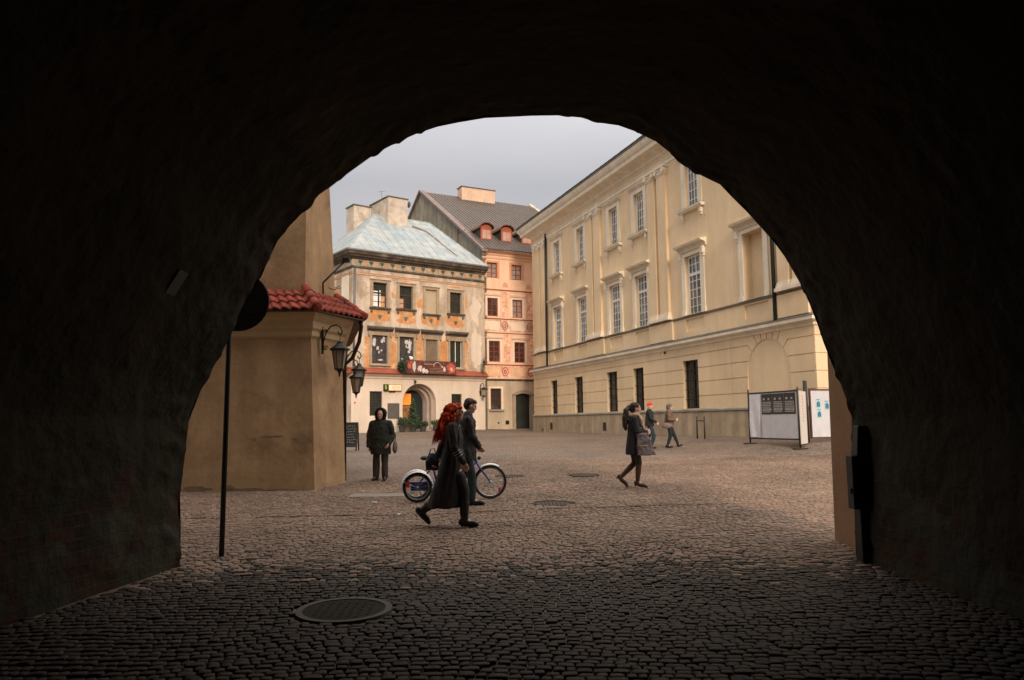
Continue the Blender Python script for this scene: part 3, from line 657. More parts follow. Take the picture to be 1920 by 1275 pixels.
# pilasters in pairs
for (a, b_) in ((.95, 1.85), (2.0, 2.85), (9.90, 10.78), (11.0, 11.9), (17.72, 18.50), (18.78, 19.60), (27.9, 28.55), (28.75, 29.4)):
    p = MB(FP)
    p.box(a, b_, 0, .14, 6.98, 14.02)
    p.build('pilaster', M_PAL, pal)
    q = MB(FP)
    q.box(a-.10, b_+.10, 0, .26, 6.62, 6.76).box(a-.06, b_+.06, 0, .21, 6.76, 6.86).box(a-.03, b_+.03, 0, .18, 6.86, 6.98)
    q.build('pilaster_base', M_PALT, pal); q = MB(FP)
    q.box(a-.03, b_+.03, 0, .17, 14.02, 14.10).box(a-.05, b_+.05, 0, .20, 14.10, 14.36).box(a-.14, b_+.14, 0, .28, 14.36, 14.50)
    for u in (a+.02, b_-.02):    # volutes
        q.tube([(u, .0, 14.24), (u, .27, 14.24)], .13, 12)
    q.tube([(a+(b_-a)*i/6, .20+.02*math.sin(i), 14.33-.06*math.sin(math.pi*i/6)) for i in range(7)], .05, 8)
    q.build('capital', M_PALT, pal)
# pedestal blocks below the pilaster pairs
for a, b_ in ((.8, 3.0), (9.75, 12.05), (17.5, 19.8), (27.75, 29.5)): MB(FP).box(a, b_, 0, .10, 5.60, 6.50).build('pedestal', M_PAL, pal)
def hood(u0, u1, z, dd, m=M_PALT):
    b = MB(FP)
    b.ext([(0, z-.34), (.05, z-.32), (.08, z-.20), (.16, z-.14), (dd-.04, z-.11), (dd, z-.02), (0, z+.03)], u0, u1, 0, 0)
    for u in (u0+.14, u1-.14-.16): b.box(u, u+.16, 0, .16, z-.66, z-.34).box(u+.02, u+.14, 0, .10, z-.80, z-.66)
    return b.build('window_hood', m, pal)
for i, o in enumerate(TOPW):
    window(FP, pal, o[0], o[1], o[2], o[3], -.19, 4, 5, M_WHITE, M_GLP, bar=.028, fr=.07, mid=True)
    b = MB(FP); t_ = .34
    b.box(o[0]-t_, o[0]-.003, 0, .05, o[2], o[3]+.22).box(o[1]+.003, o[1]+t_, 0, .05, o[2], o[3]+.22).box(o[0]-.003, o[1]+.003, 0, .047, o[3]+.003, o[3]+.22)
    b.build('window_surround', M_PALT, pal)
    b = MB(FP).ext([(0, o[3]+.225), (.05, o[3]+.24), (.20, o[3]+.36), (.22, o[3]+.42), (0, o[3]+.45)], o[0]-.5, o[1]+.5); b.build('window_hood', M_PALT, pal)
    b = MB(FP).ext([(-.25, o[2]-.16), (.16, o[2]-.16), (.24, o[2]-.06), (.24, o[2]-.01), (-.25, o[2]-.004)], o[0]-.50, o[1]+.50)
    for u in (o[0]-.34, o[1]+.18): b.box(u, u+.16, 0, .13, o[2]-.42, o[2]-.16).box(u+.03, u+.13, 0, .08, o[2]-.54, o[2]-.42)
    b.build('window_sill', M_PALT, pal)
    MB(FP).box(o[0]-.49, o[1]+.49, -.2, .235, o[2]-.003, o[2]+.012).build('sill_flashing', M_LEAD, pal)
for i, o in enumerate(MIDW+[NICHE]):
    if i < 5: window(FP, pal, o[0], o[1], o[2]+.02, o[3], -.19, 4, 7, M_WHITE, M_GLP, bar=.03, fr=.08, transom=o[2]+1.93, mid=True)
    b = MB(FP); t_ = .30
    b.box(o[0]-t_, o[0]-.003, 0, .06, o[2]+.03, o[3]+.16).box(o[1]+.003, o[1]+t_, 0, .06, o[2]+.03, o[3]+.16).box(o[0]-.003, o[1]+.003, 0, .057, o[3]+.003, o[3]+.16)
    b.box(o[0]-t_-.04, o[0]-.02, 0, .10, o[2]+.01, o[2]+.22).box(o[1]+.02, o[1]+t_+.04, 0, .10, o[2]+.01, o[2]+.22)
    b.build('window_surround', M_PALT, pal)
    hood(o[0]-.52, o[1]+.52, 9.98, .36)
    MB(FP).box(o[0]-.02, o[1]+.02, -.3, .09, o[2]-.02, o[2]+.022).build('sill_flashing', M_LEAD, pal)
for o in GRDW:
    window(FP, pal, o[0], o[1], o[2], o[3], -.24, 2, 3, M_DARKW, M_GLD, bar=.05, fr=.09, mid=True, grille=-.14)
for (u, z) in ((3.55, 1.42), (11.9, 1.40)):
    MB(FP).box(u-.21, u+.21, .085, .10, z-.24, z+.24).build('vent', M_IRON, pal)
MB(FP).box(1.75, 2.0, .085, .10, 1.08, 1.25).build('vent', M_IRON, pal)
MB(FP).tube([(18.9, .0, 5.05), (18.9, .06, 5.05)], .06, 8).build('wall_anchor', M_IRON, pal)
b = MB(FP).box(0, .1, -8.0, -7, 17, 20.3); b.build('chimney', M_PAL, pal) if False else None

# ================================================================== OLD INN (left of the middle)
HA, HE, HN = (-10.5, 50.0), (.8051, .5932), (.5932, -.8051)
FH = frame(HA, HE, HN)
M_INN = mat('peeling_cream_plaster', (.64, .53, .43), var=.14, scale=.7, bump=.35, bscale=9, col2=(.46, .36, .27), c2scale=.75, c2pos=.55, c2soft=.05, streak=.24)
M_INNG = mat('pinkish_white_plaster', (.74, .635, .545), var=.07, scale=.6, bump=.15, bscale=9, streak=.08)
M_ORG = mat('orange_fresco', (.58, .27, .11), var=.2, scale=2.5, bump=.2, col2=(.60, .46, .32), c2scale=1.8, c2pos=.56)
M_BRN = mat('brown_stone_surround', (.38, .29, .20), var=.2, scale=3, bump=.4)
M_DKM = mat('weathered_dark_moulding', (.115, .095, .075), var=.35, scale=2, bump=.4, col2=(.24, .20, .16), c2scale=1.8, c2pos=.6)
M_ZINC = mat('weathered_sheet_roof', (.255, .335, .39), var=.12, scale=1.6, rough=.6, bump=.4, bscale=6, col2=(.36, .385, .385), c2scale=.8, c2pos=.50, c2soft=.15, streak=.14)
M_RUST = mat('rusty_sheet', (.27, .205, .16), var=.4, scale=2, rough=.8)
M_OLDW = mat('dark_brown_window_wood', (.05, .038, .028), var=.3)
M_CHL = mat('sooty_chimney_render', (.54, .46, .38), var=.22, scale=1.6, bump=.3, col2=(.22, .18, .15), c2scale=1.4, c2pos=.64, c2soft=.12)
inn_ = empty('old_inn', (HA[0], HA[1], 1.18), 'old cream inn with peeling orange frescoes and a pale hipped sheet metal roof', 'inn')
HW = 10.55
UPW = [(1.50, 2.55, 9.50, 11.20), (3.48, 4.52, 9.55, 11.15), (5.54, 6.44, 9.35, 11.08), (7.54, 8.52, 9.52, 11.06)]
LOW = [(1.45, 2.60, 5.72, 7.62), (3.50, 4.62, 5.72, 7.62), (5.54, 6.50, 5.72, 7.55), (7.54, 8.60, 5.66, 7.54)]
GFW = [(1.32, 2.24, 2.25, 3.87), (7.66, 8.52, 2.35, 3.76)]
ARC_C, ARC_R, ARC_Z = 5.07, 1.31, 3.12
def hfn(u, z):
    for o in UPW+LOW+GFW:
        if inn(u, z, o): return -.26
    if ARC_C-ARC_R < u < ARC_C+ARC_R and z < ARC_Z+ARC_R: return None
    return 0
us = brk([0, HW, ARC_C-ARC_R, ARC_C+ARC_R], *[[o[0], o[1]] for o in UPW+LOW+GFW])
zs = brk([.5, 4.95], [ARC_Z+ARC_R], *[[o[2], o[3]] for o in GFW])
g1 = relief(FH, us, zs, hfn)
def arch_fill(mb, c, r_, zs_, z0_, d0, d1, n=20, spand=True):
    P_ = [(c+r_*math.cos(math.pi*i/n), zs_+r_*math.sin(math.pi*i/n)) for i in range(n+1)]
    for (a, b_) in zip(P_, P_[1:]):
        if spand: mb.add([(a[0], d0, a[1]), (b_[0], d0, b_[1]), (b_[0], d0, zs_+r_), (a[0], d0, zs_+r_)], [(0, 1, 2, 3)])
        mb.add([(a[0], d0, a[1]), (b_[0], d0, b_[1]), (b_[0], d1, b_[1]), (a[0], d1, a[1])], [(0, 1, 2, 3)])
    for s in (-1, 1): mb.add([(c+s*r_, d0, z0_), (c+s*r_, d1, z0_), (c+s*r_, d1, zs_), (c+s*r_, d0, zs_)], [(0, 1, 2, 3)])
arch_fill(g1, ARC_C, ARC_R, ARC_Z, .5, 0, -.40)
g1.build('ground_floor_wall', M_INNG, inn_)
zs = brk([4.95, 12.2], *[[o[2], o[3]] for o in UPW+LOW]); us = brk([0, HW], *[[o[0], o[1]] for o in UPW+LOW])
relief(FH, us, zs, hfn).build('upper_wall', M_INN, inn_)
# stone portal, stepped deep
M_PORT = mat('grey_pink_portal_stone', (.42, .34, .29), var=.15, scale=3, bump=.4)
po_ = MB(FH)
RR = [(1.31, -.40), (1.16, -.40), (1.16, -.70), (.98, -.70), (.90, -1.15)]
n = 24
def ring_prof(r_, d, zb=1.2): return [(ARC_C+r_, d, zb)]+[(ARC_C+r_*math.cos(math.pi*i/n), d, ARC_Z-.12*(1.31-r_)*0+r_*math.sin(math.pi*i/n)) for i in range(n+1)]+[(ARC_C-r_, d, zb)]
pr = [ring_prof(r_, d, .5) for r_, d in RR]; m_n = len(pr[0])
po_.add([p for q in pr for p in q], [(k*m_n+i, k*m_n+i+1, (k+1)*m_n+i+1, (k+1)*m_n+i) for k in range(len(pr)-1) for i in range(m_n-1)])
po_.build('portal', M_PORT, inn_)
dr = MB(FH).box(ARC_C-.9, ARC_C+.9, -1.22, -1.16, .9, 4.05).build('inner_doorway', mat('dark_interior', (.018, .02, .018), fine=0), inn_)
MB(FH).box(ARC_C-.05, ARC_C+.82, -1.15, -1.09, 1.35, 3.1).box(ARC_C-.05, ARC_C+.70, -1.15, -1.09, 3.1, 3.7).build('door_leaf', mat('dark_green_door', (.02, .03, .03), rough=.3), dr)
MB(FH).box(ARC_C-.72, ARC_C-.06, -1.14, -1.10, 3.0, 3.78).build('lit_fanlight', mat('warm_lit_glass', (.85, .23, .03), var=.5, scale=7, fine=0, emit=.6), dr)
MB(FH).box(ARC_C-.72, ARC_C-.06, -1.145, -1.10, 1.35, 2.96).build('lit_door_panel', mat('amber_door_glow', (.28, .13, .05), var=.6, scale=6, fine=0, emit=.08), dr)
MB(FH).box(ARC_C-1.25, ARC_C+1.25, -.6, .15, 1.0, 1.33).box(ARC_C-1.4, ARC_C+1.4, .15, .5, 1.0, 1.24).build('doorstep', M_STONE, inn_, bevel=.02)
# side wall (left) and back
FHL = frame(HA, (-HN[0], -HN[1]), (-HE[0], -HE[1]))   # u goes back from the corner
sw = relief(FHL, brk([0, 9.0], [2.0, 3.1]), brk([.5, 12.6], [9.3, 11.1]), lambda u, z: -.1 if 2.0 < u < 3.1 and 9.3 < z < 11.1 else 0)
sw.build('side_wall', M_INN, inn_)
MB(FHL).box(2.02, 3.08, -.09, -.06, 9.32, 11.08).build('painted_panel', M_ORG, inn_)
MB(FHL).box(.55, 1.6, .003, .05, 7.0, 11.6).build('corner_strip', M_PALT, inn_)
MB(FH).box(0, HW, -9.2, -9.0, .5, 12.6).box(HW-.02, HW+.0, -9, -.02, .5, 12.6).build('back_wall', M_INN, inn_)
# main cornice and frieze, wrapping the corner
def hcourse(name, prof, m, e1=HW, mm=1):
    b = MB(FH).ext(prof, 0, e1, mm, 0); b2 = MB(FHL).ext(prof, 0, 9, mm, 0)
    o = len(b.v); b.v += b2.v; b.f += [tuple(i+o for i in f) for f in b2.f]; b.mi += b2.mi
    return b.build(name, m, inn_)
hcourse('frieze', [(-.02, 12.2), (.02, 12.2), (.02, 12.62), (-.02, 12.62)], mat('frieze_plaster', (.42, .34, .25), var=.25, scale=3, bump=.4))
hcourse('frieze_moulding', [(.0, 12.03), (.10, 12.06), (.13, 12.13), (.06, 12.198), (.0, 12.198)], M_DKM)
hcourse('cornice', [(.0, 12.62), (.10, 12.64), (.16, 12.72), (.34, 12.78), (.36, 12.86), (.50, 12.90), (.56, 13.0), (.60, 13.08), (0, 13.12)], M_DKM)
hcourse('architrave', [(0, 11.62), (.035, 11.63), (.035, 11.72), (.06, 11.76), (.0, 11.78)], mat('salmon_band', (.55, .33, .20), var=.2, scale=3))
for i in range(13):
    u = .55+i*.80; fo = MB(FH)
    fo.poly([(u+.15*math.cos(math.pi*k/7+math.pi), 12.56+.20*math.sin(math.pi*k/7+math.pi)) for k in range(8)], .021, .05)
    fo.box(u-.02, u+.02, .021, .045, 12.24, 12.40)
    fo.build('frieze_ornament', mat('green_grey_ornament', (.09, .10, .075), var=.3), inn_)
for i in range(12):
    u = .95+i*.80
    fo = MB(FH); fo.poly([(u+.13*math.cos(2*math.pi*k/10), 12.42+.13*math.sin(2*math.pi*k/10)) for k in range(10)], .0205, .03)
    fo.build('frieze_rosette', M_ORG, inn_)
# roof
zE, zR = 13.10, 17.25
RL, RRt = (3.7, 4.5), (8.5, 4.5)
rb = MB(lambda p: FH((p[0], -p[1], p[2])))
ov = .62
c0, c1, c2_, c3_ = (-ov, -ov, zE), (HW+.05, -ov, zE), (HW+.05, 9.6, zE), (-ov, 9.6, zE)
r1, r2 = (RL[0], RL[1], zR), (RRt[0], RRt[1], zR)
rb.add([c0, c1, c2_, c3_, r1, r2], [(0, 1, 5, 4), (1, 2, 5), (2, 3, 4, 5), (3, 0, 4), (0, 3, 2, 1)])
def lerp3(a, b_, t): return tuple(a[i]+(b_[i]-a[i])*t for i in range(3))
rf = rb.build('roof', M_ZINC, inn_)
sm = MB(lambda p: FH((p[0], -p[1], p[2])))
def on_front(u, s):   # roof height on the front slope
    return zE+(zR-zE)*(s+ov)/(RL[1]+ov)
for k in range(1, 17):      # standing seams of the front slope
    u = -ov+(HW+ov)*k/17
    smax = min(RL[1], -ov+(u+ov)*(RL[1]+ov)/(RL[0]+ov), -ov+(HW+.05-u)*(RL[1]+ov)/(HW+.05-RRt[0]) if u > RRt[0] else 9)
    if smax > .2: sm.tube([(u, -ov, zE+.012), (u, smax, on_front(u, smax)+.012)], .007, 4)
sm.tube([lerp3(c0, r1, 0), r1], .045, 6).tube([r1, r2], .05, 6).tube([c1, r2], .045, 6)
sm.build('roof_seam', M_ZINC, rf)
ru = MB(lambda p: FH((p[0], -p[1], p[2])))
pA, pB = (7.0, 4.3, on_front(0, 4.3)+.03), (8.35, .25, on_front(0, .25)+.03)
ru.tube([(6.4, 3.5, on_front(0, 3.5)+.02), lerp3(pA, pB, .3), pB], [.12, .07, .04], 6)
ru.build('rusty_valley', M_RUST, rf)
# gutter lip
hcourse('gutter', [(.60, 13.085), (.66, 13.09), (.68, 13.18), (.60, 13.2)], mat('grey_gutter', (.30, .30, .29), rough=.5, metal=.4))
def chim(F_, u0, u1, s0, s1, z0_, z1_, parent, m=M_CHL, flue=True):
    b = MB(lambda p: F_((p[0], -p[1], p[2]))); b.box(u0, u1, s0, s1, z0_, z1_)
    o = b.build('chimney', m, parent)
    c_ = MB(lambda p: F_((p[0], -p[1], p[2]))); c_.box(u0-.07, u1+.07, s0-.07, s1+.07, z1_, z1_+.07)
    c_.build('chimney_cap', M_DKM, o); return o
chim(FH, 4.35, 5.95, 3.4, 6.4, 15.6, 18.42, inn_)
chim(FH, 2.35, 3.74, 5.0, 6.3, 14.5, 17.85, inn_)
an = MB(lambda p: FH((p[0], -p[1], p[2])))
an.tube([(4.5, 4.6, 18.4), (4.35, 4.6, 19.15)], .014, 5).tube([(4.05, 4.6, 19.02), (4.72, 4.6, 19.18)], .009, 4).tube([(4.2, 4.45, 18.8), (4.3, 4.8, 18.95)], .008, 4)
an.tube([(5.0, 4.3, 18.4), (5.0, 4.3, 18.75)], .010, 4)
t = an.build('antenna', M_IRON, inn_)
sd = MB(lambda p: FH((p[0], -p[1], p[2])))
sd.ell((6.35, 3.9, 18.25), (.10, .22, .26), 14, 8).tube([(5.95, 3.9, 18.15), (6.3, 3.9, 18.2)], .02, 6)
sd.build('satellite_dish', mat('grey_dish', (.10, .10, .10), rough=.5), inn_, smooth=True)
# upper windows
for i, o in enumerate(UPW):
    if i == 2:
        MB(FH).box(o[0], o[1], -.2, -.10, o[2], o[3]).build('boarded_window', mat('buff_board', (.46, .37, .26), var=.08), inn_)
    else:
        wn = window(FH, inn_, o[0], o[1], o[2], o[3], -.2, 2, 4, M_OLDW, M_GLD, bar=.035, fr=.07, mid=True, transom=o[2]+(o[3]-o[2])*.6)
        if i == 0:
            MB(FH).box(o[0]+.07, o[0]+.45, -.195, -.18, o[2]+.10, o[2]+1.15).box(o[0]+.56, o[0]+.66, -.195, -.18, o[2]+.08, o[2]+1.2).build('white_blind', M_WHITE, wn)
            MB(FH).box(o[0]+.68, o[1]-.08, -.195, -.18, o[2]+.08, o[2]+.82).build('orange_shutter', M_ORG, wn)
        if i == 1:
            MB(FH).box(o[0]+.07, o[0]+.42, -.195, -.18, o[2]+.08, o[2]+.72).build('salmon_curtain', mat('salmon_cloth', (.5, .28, .2)), wn)
    b = MB(FH); t_ = .20
    b.box(o[0]-t_, o[0]-.003, .0, .06, o[2], o[3]+.16).box(o[1]+.003, o[1]+t_, .0, .06, o[2], o[3]+.16).box(o[0]-.003, o[1]+.003, 0, .057, o[3]+.003, o[3]+.16)
    b.ext([(0, o[3]+.163), (.10, o[3]+.17), (.11, o[3]+.21), (0, o[3]+.23)], o[0]-t_-.04, o[1]+t_+.04)
    b.build('window_surround', M_BRN, inn_)
    b = MB(FH).ext([(-.2, o[2]-.12), (.12, o[2]-.12), (.16, o[2]-.05), (.16, o[2]-.003), (-.2, o[2]-.002)], o[0]-.26, o[1]+.26)
    for u in (o[0]-.18, o[1]+.04): b.box(u, u+.14, 0, .10, o[2]-.34, o[2]-.12)
    b.build('window_sill', M_DKM, inn_)
    c_ = (o[0]+o[1])/2
    pts = [(c_-.82, o[2]-.14), (c_-.80, 8.95)]+[(c_-.74+1.48*k/12, 8.66-.16*math.sin(math.pi*k/12)+.09*noise.noise((k*.9, i*3., 0))) for k in range(13)]+[(c_+.80, 8.98), (c_+.82, o[2]-.14)]
    MB(FH).poly(pts, -.001, .004).build('painted_panel', M_ORG, inn_)
    MB(FH).poly([(c_-.12, 9.0), (c_+.12, 9.0), (c_+.13, 8.84), (c_, 8.68), (c_-.13, 8.84)], .0, .02).build('painted_shield', mat('grey_green_shield', (.13, .14, .10), var=.3), inn_)
# first floor windows
for i, o in enumerate(LOW):
    b = MB(FH).ext([(0, 7.86), (.06, 7.88), (.10, 7.96), (.26, 8.02), (.30, 8.10), (.30, 8.17), (0, 8.24)], o[0]-.36, o[1]+.36); b.build('window_hood', M_DKM, inn_)
    b = MB(FH); t_ = .16
    b.box(o[0]-t_, o[0]-.003, .0, .05, o[2]-.08, 7.858).box(o[1]+.003, o[1]+t_, .0, .05, o[2]-.08, 7.858).box(o[0]-.003, o[1]+.003, 0, .047, o[3]+.003, 7.858)
    for u in (o[0]-.30, o[1]+.16): b.box(u, u+.13, .0, .14, 7.55, 7.858)
    b.box(o[0]-.2, o[1]+.2, 0, .14, o[2]-.16, o[2]-.083)
    b.build('window_surround', M_BRN, inn_)
    if i < 2:       # large black and white photographs fixed in the openings
        fr_ = MB(FH).box(o[0]+.02, o[1]-.02, -.14, -.10, o[2]+.03, o[3]-.02).build('photo_panel', mat('photo_dark', (.05, .045, .045), var=.6, scale=3.5, fine=.3, bscale=8, rough=.5), inn_)
        fg = MB(FH); c_ = (o[0]+o[1])/2
        for (du, z, rx, rz) in (((-.10, 6.75, .10, .13), (.22, 7.25, .10, .12), (.18, 6.62, .07, .07), (-.35, 7.2, .12, .3), (.35, 7.4, .1, .18), (.1, 5.98, .16, .06), (.0, 6.5, .05, .1)) if i == 0 else
                                ((.05, 7.28, .16, .16), (.24, 6.62, .10, .13), (.30, 7.1, .14, .35), (.1, 6.9, .06, .05), (-.3, 6.1, .07, .05), (.02, 7.0, .04, .1))):
            fg.poly(blobpoly(c_+du, z, rx, rz, 14, .4, seed=du*7+z), -.099, -.097)
        fg.build('photo_highlights', mat('photo_light', (.55, .53, .52), var=.3, scale=6, fine=.2, rough=.5), fr_)
    elif i == 2:
        MB(FH).box(o[0], o[1], -.20, -.12, o[2], o[3]).build('brown_shutter', mat('brown_shutter_paint', (.20, .145, .10), var=.2), inn_)
    else:
        window(FH, inn_, o[0], o[1], o[2], o[3], -.2, 2, 1, M_OLDW, M_GLD, fr=.08, bar=.05)
        MB(FH).box(o[0]+.50, o[0]+.55, -.14, -.12, o[2], o[3]).box(o[0]+.98, o[0]+1.01, -.14, -.12, o[2], o[3]).build('white_glazing_bar', M_WHITE, inn_)
for k, (a, b_) in enumerate(((.92, 1.26), (2.80, 3.30), (4.82, 5.34), (6.70, 7.34), (8.80, 9.16))):
    z1_ = 7.84 if k not in (0, 4) else 7.5
    pts = [(a, 5.45), (b_, 5.45)]+[(b_-.03*abs(noise.noise((z*2, k*4., 0)))*3, z) for z in (6.0, 6.6, 7.2, z1_)]+[(a+.03*abs(noise.noise((z*2, k*7., 2)))*3, z) for z in (z1_, 7.2, 6.6, 6.0)]
    MB(FH).poly(pts, -.001, .005).build('painted_pilaster', M_ORG, inn_)
for (cx, cz, rx, rz, sd, mm) in ((6.95, 7.75, .22, .26, 3, M_INNG), (5.15, 10.15, .28, .42, 5, M_ORG), (3.05, 10.5, .16, .3, 6, M_ORG), (8.95, 10.4, .08, .55, 7, M_ORG), (4.0, 11.55, .35, .14, 8, M_ORG), (8.0, 11.45, .5, .07, 12, M_ORG), (9.8, 7.2, .5, 1.3, 9, M_INNG), (9.7, 10.0, .45, 1.0, 10, M_INNG)):
    MB(FH).poly(blobpoly(cx, cz, rx, rz, seed=sd), .0, .009).build('plaster_patch', mm, inn_)
# tiled ledge above the ground floor, mouldings
M_REDL = mat('red_sheet_ledge', (.33, .085, .05), var=.15, scale=3, rough=.6, streak=.1)
MB(FH).ext([(0, 5.02), (.42, 5.02), (.44, 5.07), (0, 5.42)], -.05, HW+.06, 0, 0).build('red_ledge', M_REDL, inn_)
MB(FH).ext([(0, 4.70), (.06, 4.72), (.10, 4.84), (.22, 4.90), (.30, 4.97), (.30, 5.017), (0, 5.017)], 0, HW).build('ledge_moulding', M_INNG, inn_)
MB(FHL).ext([(0, 5.02), (.42, 5.02), (.44, 5.07), (0, 5.42)], 0, 8).build('red_ledge', M_REDL, inn_)
# ground floor windows, plaque
for o in GFW: window(FH, inn_, o[0], o[1], o[2], o[3], -.16, 2, 3, M_OLDW, M_GLD, fr=.07)
MB(FH).box(2.62, 3.50, .002, .05, 2.06, 3.08).build('wall_plaque', mat('dark_grey_plaque', (.12, .105, .10), var=.15, rough=.5), inn_, bevel=.01)
# corner downpipe
MB(FH).tube([(.12, .14, 12.0), (.10, .12, 8.0), (.10, .12, 5.45)], .075, 8).build('downpipe', mat('blue_grey_downpipe', (.12, .14, .16), rough=.5, metal=.3), inn_, smooth=True)
# lit sign above the window
t = empty('tavern_sign', FH((2.95, .05, 3.85)), 'small lit cream sign with an oval emblem left of the inn portal', 'sign')
MB(FH).box(2.62, 3.62, .004, .14, 3.90, 4.34).build('sign_box', mat('rust_frame', (.45, .16, .06)), t)
MB(FH).box(2.66, 3.58, .14, .15, 3.94, 4.30).build('sign_face', mat('sign_cream', (.85, .66, .42), var=.1, emit=.25), t)
sg = MB(FH); k = 20
sg.tube([(3.12+.24*math.cos(2*math.pi*j/k), .153, 4.12+.11*math.sin(2*math.pi*j/k)) for j in range(k)], .010, 4, closed=True)
sg.tube([(2.98+.28*j/6, .155, 4.12+.03*math.sin(j*2.2)) for j in range(7)], .010, 4)
sg.box(3.36, 3.5, .15, .156, 4.02, 4.05).box(3.36, 3.5, .15, .156, 4.16, 4.19).build('emblem', mat('sign_brown', (.35, .12, .04)), t)
MB(FH).box(2.30, 2.60, .004, .16, 3.90, 4.34).build('dark_panel', M_IRON, t)
MB(FH).box(2.35, 2.50, .16, .165, 4.0, 4.28).build('green_panel', mat('yellow_green', (.30, .34, .05), emit=.1), t)
sg = MB(FH)
for j in range(5): sg.box(2.72+j*.09, 2.78+j*.09, .06, .08, 3.80, 3.86)
sg.box(2.70, 3.18, .05, .09, 3.86, 3.90).build('hanging_letters', M_IRON, t)
# small lamp over the portal
t = MB(FH).tube([(4.62, 0, 4.66), (4.62, .2, 4.62)], .02, 6).ell(FH((0, 0, 0)) and (4.62, .22, 4.55), (.09, .09, .10)).build('portal_lamp', M_IRON, None, smooth=True)
tag(t, 'tiny dark lamp ball just above the arched inn portal', 'lamp')
t = MB(FH).box(.22, .30, 0, .02, 3.07, 3.15).tube([(.26, .0, 3.11), (.26, .03, 3.11)], .06, 10).build('red_marker', mat('red_marker', (.6, .05, .06)))
tag(t, 'small round red marker on the pale wall at the inn corner', 'marker')
t = MB(FHL).box(1.0, 1.75, .01, .03, 2.9, 3.9).build('paper_notice', mat('greyish_paper', (.50, .46, .42), var=.2, scale=6))
tag(t, 'faded paper notice on the side wall of the inn behind the lanterns', 'notice')
# balcony banner with wreath
t = empty('banner', FH((5.5, .5, 5.1)), 'dark red printed banner on the balcony rail over the inn portal', 'banner')
M_BAN = mat('banner_maroon', (.13, .04, .035), var=.5, scale=4, fine=.2, rough=.7)
bn = MB(FH); N_ = 24; pts_t = []; pts_b = []
for i in range(N_+1):
    u = 3.75+3.95*i/N_; dd = .55+.03*math.sin(u*3); pts_t.append((u, dd, 5.98-.04*math.sin(math.pi*i/N_))); pts_b.append((u, dd+.02, 5.08+.03*math.sin(math.pi*i/N_)))
bn.add(pts_t+pts_b+[(p[0], p[1]-.03, p[2]) for p in pts_t]+[(p[0], p[1]-.03, p[2]) for p in pts_b], [(i, i+1, N_+1+i+1, N_+1+i) for i in range(N_)]+[(2*(N_+1)+i, 2*(N_+1)+i+1, 3*(N_+1)+i+1, 3*(N_+1)+i) for i in range(N_)]+[(i, i+1, 2*(N_+1)+i+1, 2*(N_+1)+i) for i in range(N_)]+[(N_+1+i, N_+1+i+1, 3*(N_+1)+i+1, 3*(N_+1)+i) for i in range(N_)])
bnr = bn.build('cloth', M_BAN, t)
f1 = MB(FH)
for (cx, cz, rx, rz, sd) in ((4.32, 5.55, .13, .32, 1), (4.75, 5.35, .17, .24, 2), (5.05, 5.32, .12, .18, 3), (5.3, 5.25, .14, .13, 4), (4.86, 5.55, .07, .1, 5), (6.72, 5.42, .10, .16, 6), (6.55, 5.6, .08, .05, 7)):
    f1.poly(blobpoly(cx, cz, rx, rz, 14, .35, seed=sd), .58, .595)
f1.build('white_figures', mat('banner_white', (.62, .56, .50), var=.2), bnr)
f1 = MB(FH)
f1.tube([(6.15+.30*math.cos(math.pi*j/12), .59, 5.58+.30*math.sin(math.pi*j/12)) for j in range(13)], .035, 6)
for z in (5.46, 5.36, 5.26, 5.16): f1.box(5.55, 6.75, .575, .59, z, z+.02)
for j in range(14): f1.box(5.1+j*.06, 5.14+j*.06, .575, .59, 5.72, 5.79)
f1.build('arch_and_lines', mat('banner_buff', (.40, .30, .20), var=.2), bnr)
f1 = MB(FH)
for (cx, cz, rx, rz, sd) in ((7.3, 5.5, .32, .36, 11), (7.0, 5.2, .2, .1, 12), (3.95, 5.6, .15, .22, 13), (4.1, 5.85, .10, .1, 16)):
    f1.poly(blobpoly(cx, cz, rx, rz, 16, .3, seed=sd), .572, .588)
f1.build('red_patches', mat('banner_red', (.50, .10, .07), var=.3, scale=6), bnr)
f1 = MB(FH).poly(blobpoly(7.3, 5.45, .12, .16, 12, .5, seed=21), .589, .60); f1.build('emblem', mat('banner_cream', (.62, .42, .30)), bnr)
MB(FH).box(3.55, 7.75, .40, .50, 5.02, 5.07).box(3.55, 3.60, 0, .5, 5.02, 5.07).box(7.70, 7.75, 0, .5, 5.02, 5.07).tube([(3.6, .5, 5.98), (7.72, .5, 5.98)], .02, 6).build('rail', M_IRON, t)
def leafcloud(name, m, parent, centers, n, size, seed=0, flat=False):
    r_ = random.Random(seed); b = MB()
    for i in range(n):
        c_, rad = centers[r_.randrange(len(centers))]
        v = Vector((r_.gauss(0, 1), r_.gauss(0, 1), r_.gauss(0, 1))).normalized()*r_.uniform(.35, 1)
        p = Vector((c_[0]+v.x*rad[0], c_[1]+v.y*rad[1], c_[2]+v.z*rad[2]))
        a = Vector((r_.gauss(0, 1), r_.gauss(0, 1), r_.gauss(0, 1))).normalized(); q = a.orthogonal().normalized(); s = size*r_.uniform(.6, 1.4)
        b.add([tuple(p-a*s), tuple(p+q*s*.45), tuple(p+a*s), tuple(p-q*s*.45)], [(0, 1, 2, 3)])
    return b.build(name, m, parent)
M_LEAF = mat('dark_evergreen', (.035, .06, .028), var=.5, scale=5, rough=.7)
M_LEAF2 = mat('dull_green_leaves', (.06, .085, .04), var=.5, scale=6, rough=.7)
wc = FH((3.45, .55, 5.55)); t = empty('evergreen_garland', wc, 'bunch of dark evergreen at the left end of the balcony banner', 'garland')
leafcloud('foliage', M_LEAF, t, [(wc, (.35, .3, .48))], 700, .07, 3)
